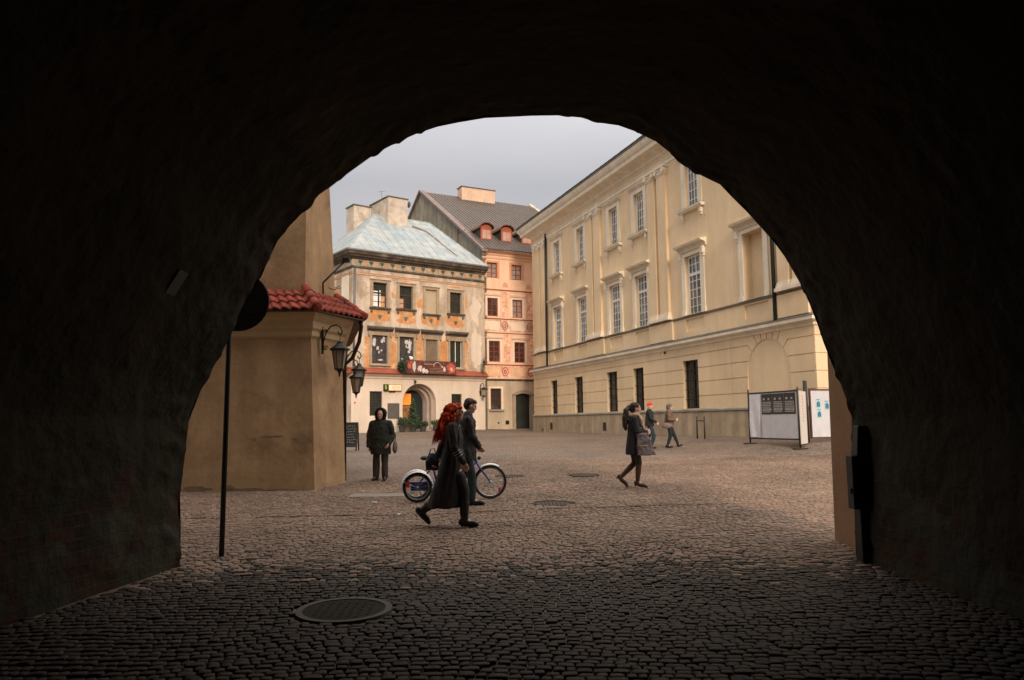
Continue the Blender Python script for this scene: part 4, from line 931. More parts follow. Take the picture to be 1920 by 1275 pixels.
MB(FH).tube([(3.3, .45, 5.05), (3.45, .5, 5.5)], .03, 6).build('stem', M_OLDW, t)
t = empty('white_bird_ornament', FH((4.15, .5, 6.0)), 'small white rounded ornament on top of the balcony banner', 'ornament')
MB(FH).ell((4.15, .5, 6.12), (.13, .10, .12)).ell((4.05, .5, 6.2), (.07, .07, .07)).build('body', M_WHITE, t, smooth=True)

# ================================================================== PEACH TOWN HOUSE
OA, OE, ON = (-2.2, 57.5), (.8862, .4633), (.4633, -.8862)
FO = frame(OA, OE, ON)
M_PCH = mat('peach_plaster', (.88, .59, .43), var=.08, scale=.8, bump=.2, bscale=10, streak=.06)
M_PCHL = mat('pale_peach', (.88, .70, .57), var=.10, scale=1.5, bump=.2)
M_SGR = mat('salmon_sgraffito', (.80, .42, .29), var=.22, scale=3.5, fine=.25, bscale=5, bump=.2, col2=(.84, .62, .47), c2scale=3.2, c2pos=.54, c2soft=.04)
M_OGF = mat('buff_ground_floor', (.56, .46, .35), var=.14, scale=1.0, bump=.3, streak=.15)
M_GAB = mat('grey_gable_render', (.25, .235, .185), var=.2, scale=.8, bump=.4, bscale=8, streak=.25, col2=(.33, .31, .25), c2scale=.7, c2pos=.55, c2soft=.1)
M_TIN = mat('brown_sheet_roof', (.085, .066, .057), var=.15, scale=1, rough=.6, bump=.2)
M_REDW = mat('red_brown_window', (.24, .05, .03), var=.2, rough=.5)
M_GLO = glass_mat('pink_reflecting_glass', (.34, .27, .24), .12, curtain=(.45, .38, .33))
M_GLO2 = glass_mat('dark_red_glass', (.05, .03, .028), .15, curtain=(.12, .10, .09))
ph = empty('town_house', (OA[0], OA[1], 1.26), 'peach town house with salmon sgraffito panels, brown roof and red dormers', 'house')
OW = 11.3
W1 = [(.38, 1.28, 12.72, 13.90), (2.50, 3.40, 12.70, 13.88), (4.72, 5.62, 12.7, 13.88), (7.0, 7.9, 12.7, 13.88)]
W2 = [(.40, 1.29, 9.76, 11.15), (2.55, 3.42, 9.74, 11.13), (4.75, 5.62, 9.74, 11.13), (7.0, 7.9, 9.74, 11.13)]
W3 = [(.50, 1.44, 6.28, 7.86), (2.68, 3.60, 6.26, 7.84), (4.85, 5.75, 6.26, 7.84), (7.0, 7.9, 6.26, 7.84)]
W4 = [(.60, 1.50, 2.70, 4.26)]
def ofn(u, z):
    for o in W1+W2+W3+W4:
        if inn(u, z, o): return -.18
    if 2.70 < u < 4.04 and z < 3.95: return -.30
    return 0
us = brk([0, OW, 2.70, 4.04], *[[o[0], o[1]] for o in W1+W2+W3+W4])
relief(FO, us, brk([.6, 5.0, 3.95], [W4[0][2], W4[0][3]]), ofn).build('ground_floor_wall', M_OGF, ph)
relief(FO, us, brk([5.0, 14.9], *[[o[2], o[3]] for o in W1+W2+W3]), ofn).build('upper_wall', M_PCH, ph)
for z, h_, d_ in ((5.0, .16, .16), (6.10, .08, .09), (8.52, .07, .07), (9.62, .08, .09), (11.86, .10, .10)):
    MB(FO).ext([(0, z-h_), (d_*.6, z-h_*.8), (d_, z-.02), (0, z)], 0, OW).build('string_course', mat('red_brown_band', (.38, .17, .10), var=.2) if z > 5.5 else M_DKM, ph)
for z, d_ in ((14.35, .08), (14.62, .14), (14.86, .26)):
    MB(FO).ext([(0, z-.16), (d_*.5, z-.14), (d_, z-.02), (0, z)], 0, OW).build('eaves_moulding', M_PCH, ph)
for ws, cols_, rows_, gl_ in ((W1, 2, 3, M_GLO), (W2, 2, 3, M_GLO), (W3, 2, 4, M_GLO2), (W4, 2, 4, M_GLO2)):
    for i, o in enumerate(ws):
        gg = M_GLO2 if (ws is W2 and i == 0) else gl_
        window(FO, ph, o[0], o[1], o[2], o[3], -.14, cols_, rows_, M_REDW if ws is not W4 else M_OLDW, gg, bar=.045, fr=.07, mid=True)
        t_ = .17
        b = MB(FO).box(o[0]-t_, o[0]-.003, 0, .035, o[2], o[3]+.15).box(o[1]+.003, o[1]+t_, 0, .035, o[2], o[3]+.15).box(o[0]-.003, o[1]+.003, 0, .033, o[3]+.003, o[3]+.15)
        if ws in (W2, W3): b.ext([(0, o[3]+.16), (.08, o[3]+.2), (.13, o[3]+.34), (0, o[3]+.37)], o[0]-.26, o[1]+.26)
        b.build('window_surround', M_PCHL if ws is not W1 else mat('salmon_surround', (.66, .34, .19), var=.1), ph)
        if ws is W4: MB(FO).box(o[0]-.12, o[1]+.2, 0, .14, o[2]-.16, o[2]-.005).build('window_sill', M_STONE, ph)
for z0_, z1_, lst in ((9.68, 11.7, W2), (6.15, 8.40, W3)):
    edges = [0]+[x for o in lst for x in (o[0]-.34, o[1]+.34)]+[OW]
    for a, b_ in zip(edges[::2], edges[1::2]):
        if b_-a > .12: MB(FO).box(a+.02, b_-.02, .0, .012, z0_+.06, z1_).build('sgraffito_panel', M_SGR, ph)
for z0_, z1_, deep in ((8.60, 9.50, 0), (5.10, 6.0, 1)):
    MB(FO).box(.05, OW-.05, 0, .008, z0_, z1_).build('sgraffito_band', M_SGR if deep else mat('pale_sgraffito', (.66, .40, .28), var=.25, scale=3, col2=(.74, .60, .46), c2scale=2.5, c2pos=.5, fine=.2, bscale=5), ph)
    for k in range(5):
        u = .15+k*2.2
        q = MB(FO).box(u+.05, u+1.3, .008, .016, z0_+.12, z1_-.12); q.build('pale_field', M_PCHL if not deep else mat('orange_field', (.78, .50, .32), var=.15), ph)
        q = MB(FO)
        cx_, cz_ = u+1.72, (z0_+z1_)/2
        q.tube([(cx_+.24*math.cos(2*math.pi*j/14), .02, cz_+.32*math.sin(2*math.pi*j/14)) for j in range(14)], .03, 5, closed=True)
        q.tube([(cx_+.10*math.cos(2*math.pi*j/10), .02, cz_-.02+.14*math.sin(2*math.pi*j/10)) for j in range(10)], .03, 5, closed=True)
        q.build('sgraffito_ornament', mat('red_ornament', (.42, .10, .07), var=.2), ph)
for u in (1.95, 4.0): MB(FO).poly([(u-.26, 12.05), (u+.26, 12.05), (u+.12, 12.42), (u-.12, 12.42)], 0, .012).build('painted_urn', mat('faint_salmon', (.62, .33, .2), var=.2), ph)
# door with shallow arched head
b = MB(FO)
b.box(2.45, 2.70, 0, .10, .9, 3.85).box(4.04, 4.28, 0, .10, .9, 3.85)
na = 8
for j in range(na):
    a = 2.45+1.83*j/na; c_ = 2.45+1.83*(j+1)/na
    fz = lambda u: 3.85+.30*math.sin(math.pi*(u-2.45)/1.83)
    b.poly([(a, 3.66+.24*math.sin(math.pi*(a-2.45)/1.83)), (c_, 3.66+.24*math.sin(math.pi*(c_-2.45)/1.83)), (c_, fz(c_)), (a, fz(a))], 0, .10)
b.build('door_surround', mat('worn_door_stone', (.36, .28, .21), var=.2, bump=.4), ph)
d = MB(FO).box(2.72, 3.36, -.28, -.22, 1.0, 3.93).box(3.38, 4.02, -.28, -.22, 1.0, 3.93)
for z in (1.3, 1.9, 2.5, 3.1): d.box(2.8, 3.28, -.22, -.20, z, z+.45).box(3.46, 3.94, -.22, -.20, z, z+.45)
d.build('door', mat('dark_green_wooden_door', (.022, .026, .02), var=.3, rough=.6), ph)
MB(FO).box(1.85, 2.15, .0, .02, 1.55, 1.85).box(1.2, 1.32, 0, .02, 1.62, 1.74).build('vent', M_IRON, ph)
# gable end, roof
FOL = frame(OA, (-ON[0], -ON[1]), (-OE[0], -OE[1]))
sl = (22.93-14.9)/13
g_ = MB(FOL); g_.poly([(0, .6), (0, 14.9), (13, 22.93), (26, 14.9), (26, .6)], -.35, 0); g_.build('gable_wall', M_GAB, ph)
g_ = MB(FOL); g_.poly([(-.45, 14.62), (13, 22.93), (26, 14.9), (26, 15.12), (13, 23.13), (-.45, 14.85)], -.30, .22); g_.build('verge_board', mat('mauve_verge', (.20, .155, .145), var=.2), ph)
g_ = MB(FOL).box(4.4, 4.62, .0, .06, 16.2, 17.6).box(3.0, 4.4, .0, .04, 17.1, 17.14).build('gable_streak', mat('rust_streak', (.16, .10, .07)), ph)
rb = MB(lambda p: FO((p[0], -p[1], p[2])))
rb.add([(0, -.45, 14.90), (OW, -.45, 14.90), (OW, 13, 22.98), (0, 13, 22.98), (OW, 26, 14.9), (0, 26, 14.9), (0, -.45, 14.80), (OW, -.45, 14.80)], [(0, 1, 2, 3), (3, 2, 4, 5), (0, 6, 7, 1)])
rf = rb.build('roof', M_TIN, ph)
sm = MB(lambda p: FO((p[0], -p[1], p[2])))
rsl = (22.98-14.90)/13.45
for k in range(1, 34):
    u = OW*k/34; sm.tube([(u, -.45, 14.92), (u, 13, 23.0)], .026, 4)
sm.build('roof_seam', M_TIN, rf)
MB(lambda p: FO((p[0], -p[1], p[2]))).box(OW, OW+.35, -.2, 13, 12, 15).add([(OW, -.3, 15), (OW, 13, 23.2), (OW+.35, 13, 23.2), (OW+.35, -.3, 15), (OW, -.3, 14), (OW, 13, 14), (OW+.35, 13, 14), (OW+.35, -.3, 14)], [(0, 1, 2, 3), (4, 5, 6, 7), (0, 1, 5, 4), (3, 2, 6, 7), (0, 3, 7, 4), (1, 2, 6, 5)]).build('parapet', M_CHL, ph)
o = chim(FO, 3.75, 7.2, 12.2, 13.2, 21.5, 23.75, ph, m=mat('peach_chimney', (.66, .46, .33), var=.15, scale=1.5, bump=.3))
for i, (a, b_) in enumerate(((.64, 1.50), (2.43, 3.30), (4.28, 5.15))):
    s0 = 1.45; zb = 14.9+rsl*(s0+.45)-.05
    d = MB(lambda p: FO((p[0], -p[1], p[2])))
    c_ = (a+b_)/2; hw = (b_-a)/2+.06
    d.add([(a-.06, s0, zb-.1), (a-.06, s0, zb+.95), (a-.06, s0+2.6, zb+.95), (b_+.06, s0, zb-.1), (b_+.06, s0, zb+.95), (b_+.06, s0+2.6, zb+.95)], [(0, 1, 2), (3, 4, 5)])
    dm = d.build('dormer', mat('dark_dormer_cheek', (.05, .045, .04)), ph)
    d = MB(lambda p: FO((p[0], -p[1], p[2]))); k = 8; vs = []
    for s in (s0-.22, s0+2.6):
        for hh_ in (0, .06): vs += [(c_+(hw+.12)*math.cos(math.pi*j/k), s, zb+.93+.42*math.sin(math.pi*j/k)+hh_) for j in range(k+1)]
    q = k+1
    d.add(vs, [(q+j, q+j+1, 3*q+j+1, 3*q+j) for j in range(k)]+[(j, j+1, 2*q+j+1, 2*q+j) for j in range(k)]+[(j, j+1, q+j+1, q+j) for j in range(k)])
    d.build('dormer_roof', mat('orange_brown_sheet', (.17, .085, .055), var=.2), dm)
    Fd = lambda p, s0=s0: FO((p[0], -s0+p[1], p[2]))
    d = MB(Fd).poly([(a-.05, zb-.1), (b_+.05, zb-.1), (b_+.05, zb+.93)]+[(c_+(hw)*math.cos(math.pi*j/6), zb+.93+.34*math.sin(math.pi*j/6)) for j in range(1, 6)]+[(a-.05, zb+.93)], -.06, 0)
    d.build('dormer_front', mat('red_dormer_wood', (.36, .095, .055), var=.15), dm)
    for u in (a+.10, c_+.03):
        MB(Fd).box(u, u+.34, .002, .012, zb+.12, zb+.82).build('pane', mat('pink_dormer_glass', (.46, .29, .23), var=.2, rough=.2), dm)
# wall lamp between the inn and the town house
def small_lamp(P, label):
    t = empty('wall_lantern', P, label, 'lantern')
    L = lambda p: (P[0]+HN[0]*p[1]+HE[0]*p[0], P[1]+HN[1]*p[1]+HE[1]*p[0], P[2]+p[2])
    MB(L).tube([(0, 0, -.1), (0, .05, .5), (.0, .35, .62), (.0, .50, .45), (0, .5, .3)], .03, 6).box(-.04, .04, 0, .04, -.3, .3).build('bracket', M_LIR, t)
    MB(L).rings([(0, .5, .30, .05, .05), (0, .5, .18, .30, .30), (0, .5, .14, .30, .30)], 8).rings([(0, .5, -.42, .03, .03), (0, .5, -.34, .12, .12), (0, .5, -.30, .13, .13)], 8).build('lantern_cap', M_LIR, t)
    MB(L).rings([(0, .5, -.30, .11, .11), (0, .5, .14, .21, .21)], 8).build('lantern_glass', M_LG, t)
small_lamp(FH((10.1, 0, 3.95)), 'small wall lantern at the right end of the inn facade')
# far chimney over the palace roof and distant gable
t = MB().box(3.3, 4.0, 70, 71, 10, 20.9).box(3.2, 4.1, 69.9, 71.1, 20.9, 21.05).build('far_chimney', mat('far_pink_chimney', (.5, .36, .30), var=.1))
tag(t, 'small pinkish chimney just above the left end of the palace roof', 'chimney')

# ================================================================== PROPS IN THE SQUARE
M_POSTM = mat('dark_steel_post', (.03, .027, .025), rough=.5, metal=.3, var=.2)
M_PAPER = mat('white_board', (.56, .56, .60), var=.08, scale=3, rough=.6)
M_PAPER2 = mat('bright_paper', (.68, .68, .74), var=.05, scale=5, rough=.6, bump=.3, bscale=6)
M_POSTER = mat('black_poster', (.035, .03, .028), var=.3, rough=.5)
M_INKW = mat('poster_print', (.38, .37, .34), var=.5, scale=25, fine=.4, bscale=50)
M_CYAN = mat('blue_green_print', (.04, .22, .30), var=.4, scale=10)
def post(mb, P, h, r=.03):
    z = G(*P); mb.tube([(P[0], P[1], z+.02), (P[0], P[1], z+h)], r, 8)
def board_frame(P, Q):
    e = Vector((Q[0]-P[0], Q[1]-P[1], 0)); L_ = e.length; e.normalize(); nn_ = (e.y, -e.x)
    if nn_[0]*-P[0]+nn_[1]*-P[1] < 0: nn_ = (-nn_[0], -nn_[1])
    return frame(P, (e.x, e.y), nn_), L_
P1_, P2_, P3_ = (8.49, 27.75), (9.33, 25.21), (9.99, 26.28)
P4_ = (12.2, 26.9)
# the big board: panel between two posts
zb = 1.03
t = empty('notice_board', (P1_[0], P1_[1], G(*P1_)), 'large white notice board carrying three black posters and a loose white sheet', 'notice board', 'notice boards by the palace')
FB, LB = board_frame(P1_, P2_)
p = MB(); post(p, P1_, 1.93); p.build('post', M_POSTM, t, smooth=True)
p = MB(); post(p, P2_, 2.02); p.build('post', M_POSTM, t, smooth=True)
for P in (P1_, P2_):
    z = G(*P); MB(lambda q, P=P, z=z: (P[0]+q[0]*math.cos(.1), P[1]+q[1], z+q[2])).box(-.22, .22, -.12, .12, 0, .035).build('foot_plate', M_POSTM, t, bevel=.006)
zt_ = 2.63; 
MB(FB).box(.07, LB-.05, -.02, .02, zb+.03, zt_-.03).build('panel', M_PAPER, t)
MB(FB).box(.03, LB-.03, -.03, .03, zt_-.03, zt_+.02).box(.03, LB-.03, -.03, .03, zb-.02, zb+.03).box(.03, .07, -.03, .03, zb+.03, zt_-.03).build('panel_frame', M_POSTM, t)
def pz(px, py):   # helper used once to place sheets on the board: fraction -> position
    return px*LB, zb+(zt_-zb)*py
sh = MB(FB); nI = 8
for (u0_, u1_, z0_, z1_) in ((.10, .72, zb+.05, zt_-.05),):
    vs = []
    for i in range(nI+1):
        for j in range(nI+1):
            vs.append((u0_+(u1_-u0_)*i/nI, .03+.03*math.sin(i*.9+j*.5)*(1-j/nI)+.02*(1-j/nI), z0_+(z1_-z0_)*j/nI))
    sh.add(vs, [(i*(nI+1)+j, (i+1)*(nI+1)+j, (i+1)*(nI+1)+j+1, i*(nI+1)+j+1) for i in range(nI) for j in range(nI)])
sh.build('loose_sheet', M_PAPER2, t, smooth=True)
for k in range(3):
    u0_ = .78+k*.605; u1_ = u0_+.59
    q = MB(FB).box(u0_, u1_, .022, .028, zb+.84, zt_-.06).build('poster', M_POSTER, t)
    r_ = random.Random(k+5); ink = MB(FB)
    for s in (0, 1): ink.box(u0_+.10+s*.26, u0_+.19+s*.26, .028, .031, zt_-.27, zt_-.20)
    for row in range(7):
        z = zt_-.33-row*.055; u = u0_+.06
        while u < u1_-.08:
            w_ = r_.uniform(.03, .09); ink.box(u, min(u+w_, u1_-.05), .028, .031, z-.032, z); u += w_+.018
    ink.box(u0_+.05, u0_+.34, .028, .031, zb+.98, zb+1.01).box(u0_+.38, u1_-.06, .028, .031, zb+.98, zb+1.01)
    ink.build('poster_print', M_INKW, q)
# narrow board set at an angle
t = empty('notice_board', (P2_[0], P2_[1], G(*P2_)), 'narrow cream notice board seen edge on between the posts', 'notice board', 'notice boards by the palace')
FB2, LB2 = board_frame((P2_[0]+.04, P2_[1]+.04), P3_)
MB(FB2).box(.0, LB2-.06, -.02, .02, .88, 2.62).build('panel', mat('cream_board', (.62, .56, .50), var=.06), t)
ink = MB(FB2)
for j in range(9): ink.box(LB2*.40, LB2*.48, .021, .024, 2.42-j*.10, 2.47-j*.10)
ink.build('red_lettering', mat('red_ink', (.45, .12, .12)), t)
# right-hand board with thick post
t = empty('notice_board', (P3_[0], P3_[1], G(*P3_)), 'white notice board with small blue leaflets next to the thick dark post', 'notice board', 'notice boards by the palace')
p = MB(); post(p, P3_, 2.12, .075); p.build('post', M_POSTM, t, smooth=True)
p = MB(); post(p, P4_, 2.0, .03); p.build('post', M_POSTM, t, smooth=True)
FB3, LB3 = board_frame((P3_[0]+.14, P3_[1]+.05), P4_)
MB(FB3).box(.05, LB3-.05, -.02, .02, 1.08, 2.66).build('panel', M_PAPER, t)
MB(FB3).box(.0, LB3, -.03, .03, 2.66, 2.71).box(.0, LB3, -.03, .03, 1.03, 1.08).box(0, .05, -.03, .03, 1.08, 2.66).build('panel_frame', mat('brown_frame', (.10, .04, .03)), t)
for (u, z) in ((.32, 2.22), (.34, 1.88), (.66, 2.16)):
    q = MB(FB3).box(u-.08, u+.10, .021, .025, z-.15, z+.17).build('leaflet', mat('pale_blue_paper', (.42, .55, .60)), t)
    MB(FB3).poly([(u-.05, z-.12), (u+.09, z-.12), (u+.09, z+.02), (u+.02, z+.09), (u-.05, z+.02)], .025, .028).build('leaflet_print', M_CYAN, q)
    MB(FB3).box(u-.05, u+.08, .025, .028, z+.12, z+.14).build('leaflet_title', M_CYAN, q)
# low steel hoop near the palace
a, b_ = (7.72, 32.45), (7.86, 31.75); za, zb_ = G(*a), G(*b_)
t = MB(lambda q: q); t.tube([(a[0], a[1], za-.02), (a[0], a[1], za+.92)], .03, 8).tube([(b_[0], b_[1], zb_-.02), (b_[0], b_[1], zb_+.92)], .03, 8).tube([(a[0], a[1], za+.74), (b_[0], b_[1], zb_+.74)], .022, 8)
tag(t.build('steel_hoop', M_POSTM, smooth=True), 'two short dark steel posts joined by a bar near the palace plinth', 'rail')
# weed at the foot of the palace wall
wz = (10.75, 28.7, G(10.75, 28.7)); t = empty('wall_weed', wz, 'small dark bush growing at the palace foot below the notice board', 'bush')
leafcloud('foliage', M_LEAF2, t, [((wz[0], wz[1], wz[2]+.20), (.28, .2, .18)), ((wz[0]+.1, wz[1], wz[2]+.4), (.12, .1, .14))], 320, .05, 9)
MB().tube([(wz[0], wz[1], wz[2]-.02), (wz[0]+.05, wz[1], wz[2]+.4)], .012, 5).build('stem', M_OLDW, t)
# chalk board (A-frame) behind the corner house
c = (-6.36, 30.25); z = G(*c)
t = empty('chalkboard', (c[0], c[1], z), 'black A-frame chalkboard with white scribbles beside the ochre corner house', 'chalkboard')
Fc = lambda q: (c[0]+q[0], c[1]+q[1]+(.20-.20*q[2]/1.1 if q[1] > .1 else -.20+.20*q[2]/1.1)+.0, z+q[2])
fr_ = MB(lambda q: (c[0]+q[0], c[1]-.25+.22*q[2]/1.1+q[1], z+q[2]))
fr_.box(-.30, -.25, -.02, .02, 0, 1.1).box(.25, .30, -.02, .02, 0, 1.1).box(-.25, .25, -.02, .02, 1.05, 1.1).box(-.25, .25, -.02, .02, .14, .19)
fr_.build('frame', M_OLDW, t)
MB(lambda q: (c[0]+q[0], c[1]-.25+.22*q[2]/1.1+q[1], z+q[2])).box(-.25, .25, -.01, .01, .19, 1.05).build('board', mat('slate', (.03, .03, .028), rough=.6), t)
fr_ = MB(lambda q: (c[0]+q[0], c[1]+.25-.22*q[2]/1.1+q[1], z+q[2]))
fr_.box(-.30, -.25, -.02, .02, 0, 1.08).box(.25, .30, -.02, .02, 0, 1.08).box(-.25, .25, -.02, .02, .3, .34); fr_.build('rear_leg', M_OLDW, t)
ck = MB(lambda q: (c[0]+q[0], c[1]-.25+.22*q[2]/1.1+q[1], z+q[2])); r_ = random.Random(4)
for row in range(7):
    u = -.2
    while u < .16:
        w_ = r_.uniform(.03, .10); zz = .95-row*.105; ck.tube([(u, -.013, zz), (u+w_*.5, -.013, zz+r_.uniform(-.02, .03)), (u+w_, -.013, zz+r_.uniform(-.02, .02))], .007, 4); u += w_+.03
ck.build('chalk_marks', mat('chalk', (.6, .6, .57)), t)
# planters by the portal
def planter(x, y, label, kind, h, seed, m=M_LEAF, berries=False):
    z = G(x, y); t = empty('potted_plant', (x, y, z), label, 'potted plant', 'potted plants by the inn door')
    MB().rings([(x, y, z-.02, .17, .17), (x, y, z+.30, .23, .23), (x, y, z+.36, .25, .25), (x, y, z+.33, .21, .21)], 14).build('pot', mat('dark_pot', (.06, .05, .045), var=.3), t, smooth=False)
    if kind == 'cone':
        cs = [((x, y, z+.35+h*f), (.48*(1-f)*h/1.4+.05, .48*(1-f)*h/1.4+.05, h*.16)) for f in (0.05, .2, .35, .5, .65, .8, .92)]
        leafcloud('foliage', m, t, cs, 1300, .075, seed)
    else:
        leafcloud('foliage', m, t, [((x+dx, y, z+.30+h*.45), (.26, .25, h*.45)) for dx in (-.12, .12)], 520, .07, seed)
    MB().tube([(x, y, z+.3), (x, y, z+.3+h*.8)], .025, 6).build('stem', M_OLDW, t)
    if berries: leafcloud('flowers', mat('red_white_flowers', (.55, .25, .22), var=.8, scale=12), t, [((x, y, z+.35+h*.7), (.2, .18, .12))], 90, .04, seed+1)
def fpt(u, d): q = FH((u, d, 0)); return q[0], q[1]
x, y = fpt(3.95, 1.1); planter(x, y, 'tall conical evergreen in a pot left of the inn door', 'cone', 1.75, 1)
x, y = fpt(3.2, 1.0); planter(x, y, 'low dark shrub in a pot below the grey wall plaque', 'b', .8, 2)
x, y = fpt(4.6, 1.3); planter(x, y, 'small low shrub in a pot just right of the conical evergreen', 'b', .45, 3)
x, y = fpt(5.95, .75); planter(x, y, 'red and white flowering pot at the right edge of the inn door', 'b', .5, 4, M_LEAF2, True)
x, y = fpt(6.4, 1.0); planter(x, y, 'rounded bush in a pot right of the red and white flowering pot', 'b', .6, 5)
x, y = fpt(6.95, .9); planter(x, y, 'taller rounded bush in a pot, outermost right of the inn door', 'b', .75, 6)
# vines at the inn's right corner
q = FH((10.2, .25, 5.6)); t = empty('climbing_plant', q, 'sparse climbing plant on the wall at the right end of the inn ledge', 'climber')
leafcloud('foliage', M_LEAF2, t, [(q, (.22, .12, .5)), (FH((10.35, .2, 6.1)), (.12, .1, .35))], 220, .05, 12)
MB().tube([FH((10.2, .1, 5.1)), FH((10.25, .15, 5.8)), FH((10.4, .1, 6.3))], .015, 5).build('stem', M_OLDW, t)
# litter
for (x, y, l) in ((-2.45, 13.7, 'crumpled white scrap of paper on the cobbles right of the pale slab, farther one'), (-1.78, 12.15, 'crumpled white scrap of paper near the trailing boot of the red haired woman'), ):
    z = G(x, y); r_ = random.Random(int(x*100)); b = MB(); k = 6
    vs = [(x+.08*(i/(k-1)-.5), y+.06*(j/(k-1)-.5), z+.015+r_.uniform(0, .03)) for i in range(k) for j in range(k)]
    b.add(vs, [(i*k+j, (i+1)*k+j, (i+1)*k+j+1, i*k+j+1) for i in range(k-1) for j in range(k-1)])
    tag(b.build('paper_scrap', mat('litter_white', (.7, .68, .66))), l, 'litter')

# ================================================================== TRICYCLE
M_BLUE = mat('blue_frame_paint', (.025, .06, .30), var=.1, rough=.3, fine=0, spec=.6)
M_RUB = mat('black_rubber', (.02, .02, .02), var=.2, rough=.8)
M_CHR = mat('dull_chrome', (.50, .50, .50), var=.1, rough=.3, metal=.8)
M_FEND = mat('silver_fender', (.60, .62, .62), var=.08, rough=.35, metal=.3)
M_REFL = mat('red_reflector', (.55, .04, .02), rough=.3)
BR, BF = Vector((-1.74, 14.02, 0)), Vector((-.43, 14.22, 0)); BR.z = G(BR.x, BR.y); BF.z = G(BF.x, BF.y)
bd = (BF-BR); bl = bd.length; bd.normalize(); bs = Vector((-bd.y, bd.x, 0)).normalized(); bu = bd.cross(bs)*1.0
if bu.z < 0: bu = -bu
bk = empty('tricycle', BR, 'blue adult tricycle with silver rear mudguards pushed by the dark haired man', 'tricycle')
B = lambda p: tuple(BR+bd*p[0]+bs*p[1]+bu*p[2])
def wheel(x, y, r, nm, steer=0):
    ca, sa = math.cos(steer), math.sin(steer)
    c_ = lambda a, rr_, yy=0: (x+rr_*math.cos(a)*ca-yy*sa, y+rr_*math.cos(a)*sa+yy*ca, r+rr_*math.sin(a))
    n = 40
    w_ = empty('wheel', (0, 0, 0), None, None); w_.parent = bk; w_.name = nm; w_.location = (0, 0, 0)
    MB(B).tube([c_(2*math.pi*i/n, r-.022) for i in range(n)], .022, 8, closed=True).build('tyre', M_RUB, w_, smooth=True)
    MB(B).tube([c_(2*math.pi*i/n, r-.052) for i in range(n)], .012, 6, closed=True).build('rim', M_CHR, w_, smooth=True)
    sp = MB(B)
    for i in range(20): sp.tube([c_(2*math.pi*i/20, .02, .02*(-1)**i), c_(2*math.pi*i/20+.12*(-1)**i, r-.05)], .0022, 3)
    sp.build('spokes', M_CHR, w_)
    MB(B).tube([c_(0, 0, -.05), c_(0, 0, .05)], .024, 8).build('hub', M_CHR, w_, smooth=True)
    return w_, c_
RWr, FWr = .258, .305
def fender(w_, c_, r, a0, a1, m=M_FEND):
    n = 18; vs = []
    for i in range(n+1):
        a = a0+(a1-a0)*i/n
        for (dr, yy) in ((.012, -.036), (.03, -.022), (.034, 0), (.03, .022), (.012, .036)): vs.append(c_(a, r+dr, yy))
    MB(B).add(vs, [(i*5+j, i*5+j+1, (i+1)*5+j+1, (i+1)*5+j) for i in range(n) for j in range(4)]).build('mudguard', m, bk, smooth=True)
for y in (-.27, .27):
    w_, c_ = wheel(0, y, RWr, 'rear_wheel'); fender(w_, c_, RWr, R(10), R(190))
    MB(B).tube([(-.0, y, RWr), (-.28*math.cos(R(10)), y-.05, RWr+.12)], .006, 5).build('mudguard_stay', M_CHR, bk)
w_, c_ = wheel(bl, 0, FWr, 'front_wheel'); fender(w_, c_, FWr, R(60), R(150))
MB(B).box(bl+.15, bl+.19, -.012, .012, .12, .20).build('reflector', M_REFL, bk)
MB(B).box(-.20, -.14, -.33, -.30, .27, .37).build('reflector', M_REFL, bk)
fm = MB(B)
fm.tube([(bl-.30, 0, .80), (bl-.25, 0, .66)], .026, 8)                     # head tube
fm.tube([(bl-.26, 0, .67), (bl-.52, 0, .42), (.35, 0, .30), (.0, 0, RWr)], .026, 8)
fm.tube([(.36, 0, .30), (.26, 0, .72)], .020, 8)
fm.tube([(.28, 0, .60), (.0, 0, RWr+.02)], .016, 8)
fm.tube([(0, -.32, RWr), (0, .32, RWr)], .018, 8)
fm.tube([(-.18, -.16, .33), (.18, -.16, .33), (.30, -.05, .34)], .02, 6)
fm.build('frame', M_BLUE, bk, smooth=True)
MB(B).box(-.12, .24, -.24, -.20, .20, .36).build('chain_guard', M_BLUE, bk, bevel=.01)
fk = MB(B)
for y in (-.045, .045): fk.tube([(bl-.245, y*.6, .66), (bl-.18, y, .55), (bl-.04, y, FWr+.06), (bl, y, FWr)], [.018, .017, .013, .011], 8)
fk.build('fork', M_BLUE, bk, smooth=True)
hb = MB(B)
hb.tube([(bl-.30, 0, .80), (bl-.33, 0, .93)], .014, 8)
hb.tube([(bl-.45, -.30, .90), (bl-.36, -.24, .93), (bl-.33, 0, .93), (bl-.36, .24, .93), (bl-.45, .30, .90)], .012, 8)
hbo = hb.build('handlebar', M_CHR, bk, smooth=True)
for y in (-.30, .30): MB(B).tube([(bl-.46, y*1.01, .898), (bl-.36, y*.83, .93)], .018, 8).build('grip', M_RUB, hbo, smooth=True)
MB(B).ell((bl-.20, -.02, .74), (.035, .03, .035)).build('headlamp', M_RUB, bk, smooth=True)
sd_ = MB(B).ell((.22, 0, .76), (.13, .075, .035)).ell((.13, 0, .76), (.07, .10, .04)).build('saddle', M_RUB, bk, smooth=True)
cr_ = MB(B).tube([(.42, -.03, .30), (.42, -.10, .30), (.50, -.10, .18), (.50, -.18, .18)], .010, 6).tube([(.42, -.06, .30), (.42, -.065, .30)], .09, 16)
cr_.build('crank', M_CHR, bk)
MB(B).box(.44, .56, -.21, -.13, .165, .19).build('pedal', M_RUB, bk)

